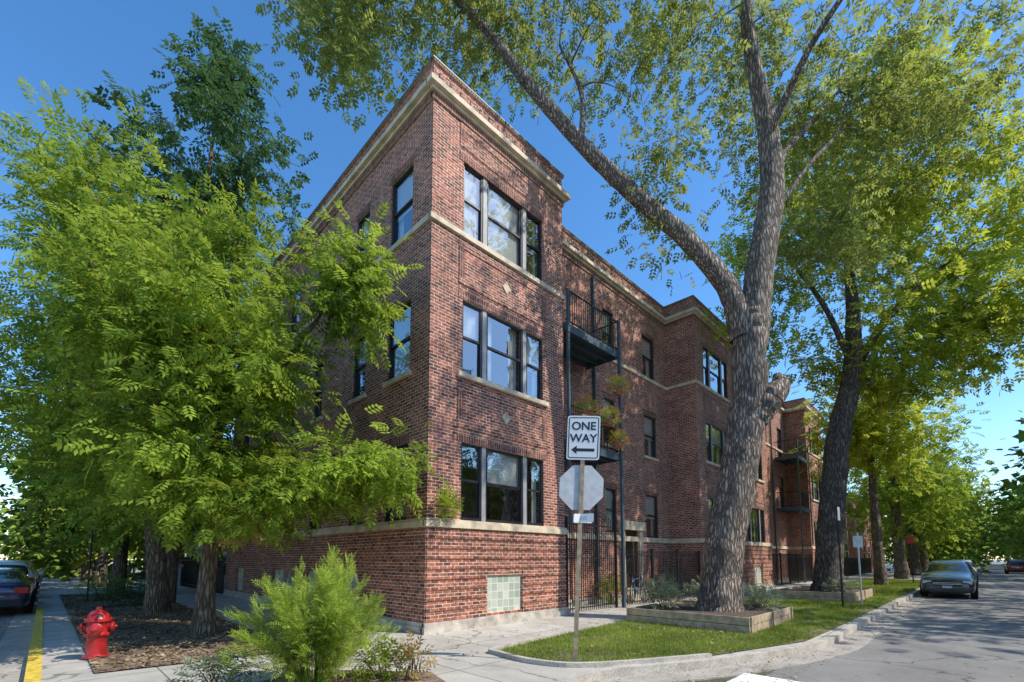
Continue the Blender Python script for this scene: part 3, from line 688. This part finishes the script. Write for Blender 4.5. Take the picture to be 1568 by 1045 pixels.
make_tree('street_tree',B0,[([(0,0,0),(.1,0,.8),(.5,0,4),(1.0,0,7),(1.7,0,9.5),(1.9,0,12.5),(1.8,0,15)],[.66,.53,.48,.43,.36,.26,.14]),
  ([(1.7,0,9.6),(3.4,0,12.0),(5.5,0,14),(7.5,0,15.5)],[.18,.14,.09,.05]),([(1.7,0,10),(.7,0,12.5),(-.6,0,14.5),(-1.8,0,16)],[.15,.1,.07,.04])],
 [((0,0,14.5),(3.2,4,4.5),14),((4.5,0,17),(4.5,4,4.5),24),((6.5,0,12),(3.5,3.5,3.2),18),((2.5,0,20.5),(4,4,3.5),12),((3.4,0,10),(2.4,2.4,1.6),7),((9.5,0,15.5),(3,3,4.5),14)],
 290,10500,M_leafB,M_bark3,spray_template(3,.36,.19,.10),sigma=.6)
def gen_tree(name,base,h,r,leafm,nattr,nspr,tmpl,tr=.3,lo=.3,**k):
    top=h*.85
    return make_tree(name,base,[([(0,0,0),(.1,.05,h*.12),(.1,.1,h*.35),(0,.1,h*.6),(.1,0,top)],[tr*1.35,tr,tr*.85,tr*.55,tr*.15])],
     [((0,0,h*(lo+1)/2),(r,r,h*(1-lo)/2),3),((r*.3,0,h*(lo+.25)),(r*.9,r*.9,h*.15),1)],nattr,nspr,leafm,M_bark2,tmpl,local=False,**k)
TMd=spray_template(3,.45,.24,.13)
for x in (43,54,66): gen_tree('street_tree',(x,-4),15 if x==43 else 14,5,M_leafL,100,3000,TMd,.4,.22,sigma=.8)
gen_tree('street_tree',(30,-4.2),13.5,3.4,M_leafB,70,2300,TMd,.28,.48,sigma=.7)
L1=(-3.44,2.93)
t1=make_tree('ash_tree',L1,[([(0,0,0),(.02,.05,1.0),(.06,0,2.6),(0,-.1,4.2),(.1,-.2,6.5),(.2,-.3,8.6)],[.24,.165,.15,.13,.09,.04]),
  ([(.05,0,2.5),(.9,-1.1,3.4),(1.8,-2.4,3.75),(2.55,-3.5,3.6)],[.08,.06,.04,.015]),
  ([(0,-.1,4.3),(.9,-1.0,5.6),(1.5,-2.0,7.0),(1.8,-2.6,8.0)],[.07,.05,.035,.012]),
  ([(0,0,3),(-.9,.2,4.6),(-1.6,.3,6.6)],[.08,.06,.03]),([(.03,0,2.8),(.2,-1.2,4),(.1,-2.4,5)],[.07,.05,.02])],
 [((-.4,-.6,5.4),(1.9,2.3,2.7),25),((-.1,-.9,3.2),(2.0,2.0,1.0),14),((1.9,-2.6,3.4),(.9,1.2,.3),7),((1.75,-2.5,7.3),(.35,.5,.8),5),((.1,-.2,8.4),(1.1,1.2,1.3),5),((-1.2,.4,6.8),(1.5,1.6,2.0),6)],
 200,7400,M_leafL,M_bark2,TM,local=False,sigma=.34,sides=12,xmax=-.35)
P=ell_sample((-3.2,1.5,2.3),(.35,.35,.35),60); quadmesh('dry_leaves',sprays(P,P-np.array([-3.2,1.5,2.7]),TM,(.6,1)),M_dry,t1)
tb=TB(); tb.tube(catmull([(-3.4,2.9,2.4),(-3.3,2.2,2.7),(-3.2,1.5,2.4)],4),np.linspace(.03,.008,9),5); tb.obj('dry_twig',M_bark2,t1)
make_tree('ash_tree',(-3.43,8.5),[([(0,0,0),(-.1,-.1,1.2),(-.3,-.4,3),(-.6,-.8,5.5),(-.8,-1,8)],[.34,.25,.21,.15,.06]),([(-.3,-.4,3),(-1.2,-1.4,5),(-1.8,-2.2,7.5)],[.13,.1,.04])],
 [((-1.5,-1.0,6.8),(2.4,3.0,3.4),22),((-1.9,-1.8,10.2),(1.7,1.8,2.4),11),((-.7,0,3.9),(2.2,2.5,1.1),8)],
 165,6400,M_leafL,M_bark2,TM,local=False,sigma=.42,xmax=-.4)
make_tree('dark_ash_tree',(-2.7,12.2),[([(0,0,0),(.1,0,4),(.2,-.2,10),(.4,-.3,15),(.6,-.4,20)],[.3,.24,.18,.1,.03])],
 [((.0,-.3,11),(2.5,2.8,5),12),((.6,-.4,16.2),(3.2,3.2,2.9),12),((.8,-.5,20.3),(1.1,1.2,2.2),6)],
 110,3700,M_leafD,M_bark2,TMd,local=False,sigma=.4,xmax=-.5,scale=(.6,1))
gen_tree('ash_tree',(-3.6,18),11.5,3.6,M_leafL,80,2500,TMd,.25,.2,sigma=.6,xmax=-.2)
gen_tree('ash_tree',(-3.6,27),12,4.5,M_leafFar,80,2400,TMd,.25,.16,sigma=.7)
gen_tree('garden_tree',(1.5,19.5),7,2.8,M_leafD,60,1700,TMd,.16,.2,sigma=.6)
for (x,y,h) in ((-7,-21.5,8),(4,-21.5,8.5),(17,-17,14.5),(27,-17.2,15),(40,-17.5,15)): gen_tree('street_tree',(x,y),h,h*.33,M_leafFar,60,1300,TMb,.35,.28,sigma=.8)
for (x,y) in ((-17,8),(-17,22),(-17,38)): gen_tree('street_tree',(x,y),11,4.5,M_leafFar,50,1100,TMb,.35,.22,sigma=.8)
def mass(name,C,n,mat,tm):
    P=[];D=[]; root=empty(name); tb=TB()
    for (c,r) in C:
        sub=ell_sample(c,r,14,.4)
        for s in sub:
            k=n//14; o=rng.standard_normal((k,3))*np.mean(r)*.27; P.append(s+o); D.append(o+np.array([0,0,-.3]))
        tb.tube([(c[0],c[1],-.05),(c[0]+.1,c[1],c[2]*.6),(c[0],c[1],c[2]+r[2]*.4)],[.35,.25,.1],8)
        for s in sub[:8]: tb.tube([(c[0]+.05,c[1],c[2]*.7),(s+np.array([c[0],c[1],c[2]*.7]))/2+np.array([0,0,.4]),s],[.12,.08,.03],5)
    P=np.concatenate(P);D=np.concatenate(D); k=P[:,2]>.3
    tb.obj('trunks',M_bark2,root); quadmesh('foliage',sprays(P[k],D[k],tm,(.8,1.4)),mat,root)
TMx=spray_template(2,.9,.6,.4)
C=[((x,-4.2+rng.normal()*.4,6.5+rng.random()*2),(5,4.5,6)) for x in np.arange(78,200,12)]
C+=[((x,-17.5,7.5+rng.random()*2),(5.5,5,6)) for x in np.arange(54,200,12)]
C+=[((205,y,7),(7,7,8)) for y in np.arange(-60,30,9)]
mass('distant_trees',C,560,M_leafFar,TMx)
C=[((-3.6,y,5.5+rng.random()),(3.6,4.5,5)) for y in np.arange(38,130,10)]+[((-17,y,6),(4,4.5,5.5)) for y in np.arange(54,130,11)]+[((x,135,6),(6,6,7)) for x in np.arange(-60,40,9)]
C+=[((x,y,4.5),(3.5,3.5,4)) for x,y in ((6,20.5),(13,21),(3,38),(20,22))]
C+=[((x,-46,8),(7,7,8)) for x in np.arange(-40,90,13)]
mass('distant_trees',C,400,M_leafFar,TMx)

make_shrub('sage_shrub',(5.7,-2.5,.62),(.55,.45,.42),420,M_leafS,TMg)
make_shrub('sage_shrub',(7.5,-4.3,.55),(.4,.5,.34),320,M_leafS,TMg)
make_shrub('sage_shrub',(7.2,-3.0,.6),(.6,.6,.4),320,M_leafS,TMg)
make_shrub('sage_shrub',(16.0,-4.6,.55),(.8,.45,.32),260,M_leafS,TMg)
make_shrub('boxwood_shrub',(-3.6,11.8,.42),(.8,.8,.42),380,M_leafD,TMg)
make_shrub('boxwood_shrub',(-4.2,15.5,.5),(.7,1,.5),380,M_leafL,TMg)
make_shrub('boxwood_shrub',(-3.2,18.5,.6),(.8,1,.6),380,M_leafD,TMg)
make_shrub('boxwood_shrub',(1.0,17.6,.6),(.6,.8,.6),380,M_leafL,TMg)
for x in (8.4,12.6,13.4): make_shrub('garden_shrub',(x,.85,.5),(.45,.35,.5),300,M_leafS if x>9 else M_leafL,TMg)
def feather(name,base,h,spread,nst):
    root=empty(name); tb=TB(); P=[];D=[]
    for i in range(nst):
        a=rng.random()*6.28; s=rng.random()**.7*spread; hh=h*(1-.5*(s/spread)**2)*rng.uniform(.5,1.1)
        b=np.array([base[0]+math.cos(a)*.12,base[1]+math.sin(a)*.12,0]); t=b+np.array([math.cos(a)*s,math.sin(a)*s,hh])
        mid=(b+t)/2+np.array([-math.cos(a)*.15*s,-math.sin(a)*.15*s,.1*hh])
        q=np.array(catmull([b,mid,t],16)); tb.tube(q,np.linspace(.008,.002,len(q)),4)
        ax=np.array([math.cos(a)*s,math.sin(a)*s,hh]); ax/=np.linalg.norm(ax)
        for j in range(9,len(q)):
            w=(len(q)-j)/len(q)
            k=3; dd=rng.standard_normal((k,3))*(.3+.9*w)+ax*.9
            P.append(np.repeat(q[j:j+1],k,0)+rng.standard_normal((k,3))*.01); D.append(dd)
    tb.obj('stems',M_leafF,root); quadmesh('leaves',sprays(np.concatenate(P),np.concatenate(D),TMf,(.6,1.3)),M_leafF,root)
feather('feathery_shrub',(-3.4,-2.6),1.52,.85,70)
make_shrub('flower_clump',(-4.3,-1.9,.2),(.35,.3,.2),160,M_leafS,TMg); make_shrub('flower_clump',(-2.6,-2.7,.2),(.3,.3,.2),180,M_leafL,TMg)
make_shrub('flower_clump',(-2.35,-3.1,.26),(.2,.2,.26),60,M_dry,TMg)
def basket(c,mat2=M_flower):
    root=empty('hanging_flower_basket'); m=MB(); n=12
    for k,(r0,z) in enumerate(((.10,-.2),(.17,-.08),(.19,0))):
        for i in range(n): m.v.append((c[0]+r0*math.cos(i*6.283/n),c[1]+r0*math.sin(i*6.283/n),c[2]+z))
    for k in range(2):
        for i in range(n): m.f.append((k*n+i,k*n+(i+1)%n,(k+1)*n+(i+1)%n,(k+1)*n+i))
    m.f.append(tuple(range(n))); m.f.append(tuple(range(2*n,3*n))); m.obj('pot',M_terra,root)
    P=ell_sample((c[0],c[1],c[2]+.1),(.3,.24,.2),70); quadmesh('leaves',sprays(P,(P-np.array(c)),TMg),M_leafF,root)
    P=ell_sample((c[0],c[1],c[2]+.13),(.34,.28,.24),150,.15); quadmesh('flowers',sprays(P,(P-np.array(c)),TMg,(.5,.9)),mat2,root)
basket((5.6,-.22,6.1)); basket((6.9,-.22,6.1)); basket((7.4,-.22,5.45)); basket((7.5,-.2,7.3),M_flower)
make_shrub('window_sill_plant',(.42,-.2,2.78),(.24,.18,.24),170,M_leafL,TMg,4)

def lathe(mb,prof,c,n=20,axis=None):
    i=len(mb.v); A=Matrix.Identity(3) if axis is None else Vector((0,0,1)).rotation_difference(Vector(axis)).to_matrix()
    for r,z in prof:
        for k in range(n):
            v=A@Vector((r*math.cos(k*6.28318/n),r*math.sin(k*6.28318/n),z)); mb.v.append((c[0]+v.x,c[1]+v.y,c[2]+v.z))
    for a in range(len(prof)-1):
        for k in range(n): mb.f.append((i+a*n+k,i+a*n+(k+1)%n,i+(a+1)*n+(k+1)%n,i+(a+1)*n+k))
    mb.f.append(tuple(i+k for k in range(n))); mb.f.append(tuple(i+(len(prof)-1)*n+k for k in range(n)))
H=empty('fire_hydrant'); hb=MB(); hc=(-5.16,1.72,0.02)
lathe(hb,[(.17,0),(.17,.04),(.135,.05),(.13,.34),(.165,.35),(.165,.39),(.14,.40),(.145,.56),(.175,.57),(.175,.61),(.15,.62),(.135,.68),(.09,.73),(.04,.75),(.035,.80),(0.001,.80)],hc,24)
for ax,rr,zz in (((1,-.3,0),.06,.48),((-1,.3,0),.06,.48),((-.25,-1,0),.08,.46)):
    lathe(hb,[(rr,.1),(rr,.17),(rr*1.3,.17),(rr*1.3,.205),(rr*1.0,.215),(rr*.35,.22),(rr*.35,.25),(.001,.25)],(hc[0],hc[1],hc[2]+zz),16,ax)
for k in range(8):
    a=k*math.pi/4
    for z in (.37,.59): lathe(hb,[(.014,-.035),(.014,.035)],(hc[0]+.157*math.cos(a),hc[1]+.157*math.sin(a),hc[2]+z),6)
hb.obj('body_and_caps',M_red,H,bevel=.004)
for p in H.children: 
    for q in p.data.polygons: q.use_smooth=len(q.vertices)==4

def plate(mb,c,right,up,outline,t):
    nrm=np.cross(right,up); i=len(mb.v); n=len(outline)
    for s in (0,t):
        for (a,b) in outline: mb.v.append(tuple(np.array(c)+np.array(right)*a+np.array(up)*b+nrm*s))
    mb.f.append(tuple(range(i,i+n))); mb.f.append(tuple(range(i+n,i+2*n)))
    for k in range(n): mb.f.append((i+k,i+(k+1)%n,i+n+(k+1)%n,i+n+k))
def rrect(w,h,r=.04):
    o=[]
    for cx,cy,a0 in ((w/2-r,h/2-r,0),(-w/2+r,h/2-r,90),(-w/2+r,-h/2+r,180),(w/2-r,-h/2+r,270)):
        for k in range(5): a=math.radians(a0+k*22.5); o.append((cx+r*math.cos(a),cy+r*math.sin(a)))
    return o
S=empty('one_way_stop_sign_post'); pb=MB()
base=np.array([.04,-3.95,0]); topo=base+BR*.2+np.array([0,0,3.95]); ax=(topo-base)/np.linalg.norm(topo-base)
up=ax; rt=np.array([math.cos(math.radians(-52)),math.sin(math.radians(-52)),0]); rt=rt-up*np.dot(rt,up); rt/=np.linalg.norm(rt); nr=np.cross(rt,up)
for (a0,a1,n0,n1) in ((-.028,.028,-.006,0),(-.034,-.028,-.006,.03),(.028,.034,-.006,.03)):
    f=lambda u,n,z:tuple(base+rt*u-nr*(n+.0)+ax*z); pb.box(f,a0,a1,n0,n1,0,3.93)
pb.obj('post',M_post,S)
c=base+ax*3.54+nr*.012
w=MB(); plate(w,c,rt,up,rrect(.52,.72),.004); w.obj('one_way_plate',M_white,S)
bd=MB()
W2,H2=.48,.67; o1=rrect(W2,H2,.035); o2=rrect(W2-.03,H2-.03,.02)
cc=c+nr*.0055
for k in range(len(o1)):
    k2=(k+1)%len(o1); P4=[cc+rt*a+up*b for a,b in (o1[k],o1[k2],o2[k2],o2[k])]; bd.quad(*[tuple(p) for p in P4])
ar=[(-.19,-.2),(-.10,-.13),(-.10,-.175),(.18,-.175),(.18,-.225),(-.10,-.225),(-.10,-.27)]
i=len(bd.v); bd.v+=[tuple(cc+rt*a+up*(b)) for a,b in ar]; bd.f.append(tuple(range(i,i+7)))
bd.obj('border_and_arrow',M_blk,S,fix=False)
for txt,dz in (('ONE',.13),('WAY',-.07)):
    cu=bpy.data.curves.new('text_'+txt.lower(),'FONT'); cu.body=txt; cu.size=.185; cu.align_x='CENTER'; cu.offset=.004; cu.extrude=.0008
    cu.materials.append(M_blk); o=bpy.data.objects.new('text_'+txt.lower(),cu); COL.objects.link(o); o.parent=S
    R=Matrix((tuple(rt),tuple(up),tuple(nr))).transposed().to_4x4(); p=c+nr*.0062+up*dz
    o.matrix_world=Matrix.Translation(Vector(p))@R
rs=np.array([math.cos(math.radians(-38)),math.sin(math.radians(-38)),0]); ns=np.cross(rs,up)
oc=[(.39*math.cos(math.radians(22.5+45*k)),.39*math.sin(math.radians(22.5+45*k))) for k in range(8)]
w=MB(); cs=base+ax*2.74-nr*.04; plate(w,cs,rs,up,oc,.003); w.obj('stop_plate_back',M_steel,S)
w=MB(); plate(w,cs-ns*.004,rs,up,oc,.003); w.obj('stop_plate_face',M_redsign,S)
for (dd,zz,ang) in ((.0,2.24,-75),(0,2.24,-20)):
    r1=np.array([math.cos(math.radians(ang)),math.sin(math.radians(ang)),0]); w=MB(); plate(w,base+ax*zz+nr*.02+r1*.05,r1,up,rrect(.34,.14,.02),.003); w.obj('small_plate',M_white,S)
    w=MB(); plate(w,base+ax*zz+nr*.02+r1*.05+np.cross(r1,up)*.0045,r1,up,rrect(.12,.07,.01),.001); w.obj('small_plate_mark',M_steel,S)
def post_sign(name,x,y,h,col,face,ang,w=.3,hh=.45,pm=M_iron):
    r=empty(name); p=MB(); lathe(p,[(.03,0),(.03,h),(.001,h+.01)],(x,y,0),8); p.obj('post',pm,r,smooth=False)
    a=math.radians(ang); r1=np.array([math.cos(a),math.sin(a),0]); w_=MB(); plate(w_,np.array([x,y,h-.3])+np.cross(r1,[0,0,1])*.035,r1,np.array([0,0,1.0]),rrect(w,hh,.03),.004); w_.obj('plate',face,r)
    q=MB(); plate(q,np.array([x,y,h-.25])+np.cross(r1,[0,0,1])*.0405,r1,np.array([0,0,1.0]),rrect(w*.7,hh*.25,.01),.001); q.obj('marking',col,r)
post_sign('parking_sign',12.8,-5.2,3.4,M_steel,M_steel,-3)
post_sign('parking_sign',14.2,-5.5,2.5,M_steel,M_steel,-80,.28,.4,M_steel)
post_sign('parking_sign',33.5,-5.4,3.1,M_redsign,M_redsign,-70,.35,.45)
post_sign('parking_sign',-4.6,15.8,3.1,M_blk,M_steel,85)

def car(name,loc,ang,paintm,suv=True):
    root=empty(name)
    if suv: ST=[(2.3,.70,.36,.60,.66,.62,0),(2.22,.84,.24,.74,.82,.72,0),(1.95,.9,.2,.84,.95,.76,0),(1.5,.925,.2,.9,1.02,.78,0),(.98,.93,.2,.96,1.09,.78,0),(.2,.93,.2,1.0,1.60,.62,1),(-.42,.93,.2,1.02,1.67,.64,2),(-.52,.93,.2,1.02,1.67,.64,2),(-1.35,.93,.2,1.05,1.64,.62,2),(-1.5,.93,.2,1.05,1.63,.61,3),(-2.0,.91,.22,1.08,1.55,.58,3),(-2.22,.87,.28,1.02,1.1,.7,4),(-2.3,.8,.36,.9,.95,.68,0)]
    else: ST=[(2.4,.68,.34,.52,.58,.6,0),(2.28,.83,.22,.62,.72,.7,0),(1.9,.89,.18,.72,.83,.74,0),(1.3,.91,.18,.8,.93,.76,0),(.95,.91,.18,.84,.97,.76,0),(.15,.91,.18,.88,1.38,.58,1),(-.3,.91,.18,.9,1.43,.6,2),(-.4,.91,.18,.9,1.43,.6,2),(-1.0,.91,.18,.92,1.38,.57,2),(-1.12,.91,.18,.93,1.36,.56,3),(-1.75,.9,.18,.95,1.08,.72,4),(-2.2,.87,.22,.94,1.04,.7,0),(-2.38,.8,.3,.86,.93,.66,0),(-2.42,.76,.36,.6,.66,.62,0)]
    rings=[]
    for (x,hw,zl,zb,zt,wt,fl) in ST:
        zm=zl+(zb-zl)*.55
        h=[(hw*.85,zl),(hw*.98,zl+.08),(hw,zm),(hw*.975,zb-.03),(hw*.955,zb),(wt+.03,zt-.06),(wt*.86,zt-.01),(wt*.4,zt+.01)]
        rings.append([(x,y,z) for y,z in h]+[(x,-y,z) for y,z in reversed(h)])
    n=16; me=bpy.data.meshes.new('body'); V=[v for r in rings for v in r]; F=[];MI=[]
    for i in range(len(rings)-1):
        a=ST[i][6]; b=ST[i+1][6]
        for j in range(n):
            j2=(j+1)%n; F.append((i*n+j,i*n+j2,(i+1)*n+j2,(i+1)*n+j))
            side=j in (4,10); topf=j in (5,6,7,8,9); g=0
            if side and ((a,b) in ((0,1),(1,2),(2,3),(3,3)) or ((a,b)==(2,2) and abs(ST[i][0]-ST[i+1][0])>.2)): g=1
            if topf and ((a,b)==(0,1) or (a,b)==(3,4)): g=1
            MI.append(g)
    F.append(tuple(range(n))); MI.append(0); F.append(tuple((len(rings)-1)*n+k for k in range(n))); MI.append(0)
    me.from_pydata(V,[],F); me.materials.append(paintm); me.materials.append(M_carglass)
    for p,mi in zip(me.polygons,MI): p.material_index=mi; p.use_smooth=True
    bm=bmesh.new(); bm.from_mesh(me); bmesh.ops.recalc_face_normals(bm,faces=bm.faces); bm.to_mesh(me); bm.free()
    o=bpy.data.objects.new('body',me); COL.objects.link(o); o.parent=root
    md=o.modifiers.new('s','SUBSURF'); md.levels=1; md.render_levels=2
    L=ST[0][0]; Rr=ST[-1][0]
    t=MB();rm=MB();dk=MB();lp=MB();tl=MB();pl=MB();mr=MB()
    R=.35 if suv else .33
    for x in (1.42,-1.38):
        for s in (1,-1):
            lathe(t,[(R*.62,-.0),(R*.95,0),(R,.04),(R,.2),(R*.95,.24),(R*.62,.24)],(x,s*.70,R),24,(0,s,0))
            lathe(rm,[(R*.62,.2),(R*.6,.225),(R*.2,.2),(R*.15,.235),(.001,.235)],(x,s*.70,R),10,(0,s,0))
            lathe(dk,[(R*1.16,.0),(R*1.16,.01)],(x,s*(.918 if suv else .90),R+.01),24,(0,s,0))
    zg=.62 if suv else .5
    dk.box(I3,L-.1,L+.0,-.48,.48,zg-.08,zg+.1); dk.box(I3,L-.16,L-.03,-.62,.62,.27,.42)
    for s in (1,-1):
        lp.box(I3,L-.22,L-.045,min(s*.5,s*.80),max(s*.5,s*.80),zg+.02,zg+.15)
        dk.box(I3,L-.2,L-.06,min(s*.56,s*.78),max(s*.56,s*.78),.36,.46)
        zt=.9 if suv else .78
        tl.box(I3,Rr-.0,Rr+.2,min(s*.52,s*.83),max(s*.52,s*.83),zt-.1,zt+.1)
        mr.box(I3,.72,.9,min(s*.93,s*1.1),max(s*.93,s*1.1),1.0 if suv else .9,1.14 if suv else 1.03)
    rm.box(I3,L-.005,L+.01,-.46,.46,zg+.0,zg+.02); rm.box(I3,L-.005,L+.01,-.46,.46,zg+.06,zg+.075)
    pl.box(I3,L-.01,L+.015,-.16,.16,.46,.56); pl.box(I3,Rr-.02,Rr+.01,-.16,.16,.66,.76)
    dk.box(I3,Rr-.03,Rr+.1,-.7,.7,.32,.46)
    for mb,nm,mt in ((t,'tyres',M_tyre),(rm,'rims',M_rim),(dk,'grille_and_arches',M_blk),(lp,'headlamps',M_lamp),(tl,'tail_lamps',M_tail),(pl,'plates',M_plate),(mr,'mirrors',paintm)):
        mb.obj(nm,mt,root,bevel=.015 if nm in('headlamps','tail_lamps','mirrors') else 0)
    root.location=loc; root.rotation_euler=(0,0,math.radians(ang)); return root
car('parked_car',(24.3,-7.4,-.128),180,M_carA,True)
car('parked_car',(36.5,-7.4,-.128),180,M_carB,False)
car('parked_car',(43,-7.4,-.128),180,M_carD,True)
car('parked_car',(60,-7.4,-.128),180,M_carC,False)
car('moving_car',(74,-11.5,-.128),0,M_carE,True)
car('parked_car',(52,-14.5,-.128),0,M_carC,True)
car('parked_car',(-6.95,14.4,-.124),90,M_carB,False)
car('parked_car',(-6.95,20.0,-.124),90,M_carD,True)
car('parked_car',(-6.95,26.0,-.124),90,M_carC,True)
car('parked_car',(-6.95,32.5,-.124),90,M_carE,False)

az=math.atan2(-.87,.49); el=math.radians(47)
sv=Vector((math.cos(az)*math.cos(el),math.sin(az)*math.cos(el),math.sin(el)))
ld=bpy.data.lights.new('sun','SUN'); ld.energy=5.0; ld.angle=math.radians(.53); ld.color=(1,.94,.84)
lo=bpy.data.objects.new('sun',ld); COL.objects.link(lo); lo.rotation_euler=sv.to_track_quat('Z','Y').to_euler(); lo.location=(20,-30,40)
wd=bpy.data.worlds.new('World'); scene.world=wd; wd.use_nodes=True; N=wd.node_tree.nodes; L=wd.node_tree.links
bg=N['Background']; sk=N.new('ShaderNodeTexSky'); sk.sky_type='NISHITA'; sk.sun_disc=False; sk.sun_elevation=el; sk.sun_rotation=math.atan2(sv.x,sv.y)
sk.air_density=1.0; sk.dust_density=.3; sk.ozone_density=2.6
hs=N.new('ShaderNodeHueSaturation'); hs.inputs['Saturation'].default_value=1.25; hs.inputs['Value'].default_value=1.75; L.new(sk.outputs[0],hs.inputs['Color']); L.new(hs.outputs[0],bg.inputs['Color']); bg.inputs['Strength'].default_value=.15
cd=bpy.data.cameras.new('camera'); cam=bpy.data.objects.new('camera',cd); COL.objects.link(cam); scene.camera=cam
cam.location=(-5.83,-8.45,1.6); cam.rotation_euler=(math.radians(95),0,math.radians(-45))
cd.sensor_width=36; cd.lens=36*712/1568; cd.shift_y=.173; cd.clip_end=3000; cd.clip_start=.05
scene.view_settings.view_transform='Standard'; scene.view_settings.look='None'; scene.view_settings.exposure=0
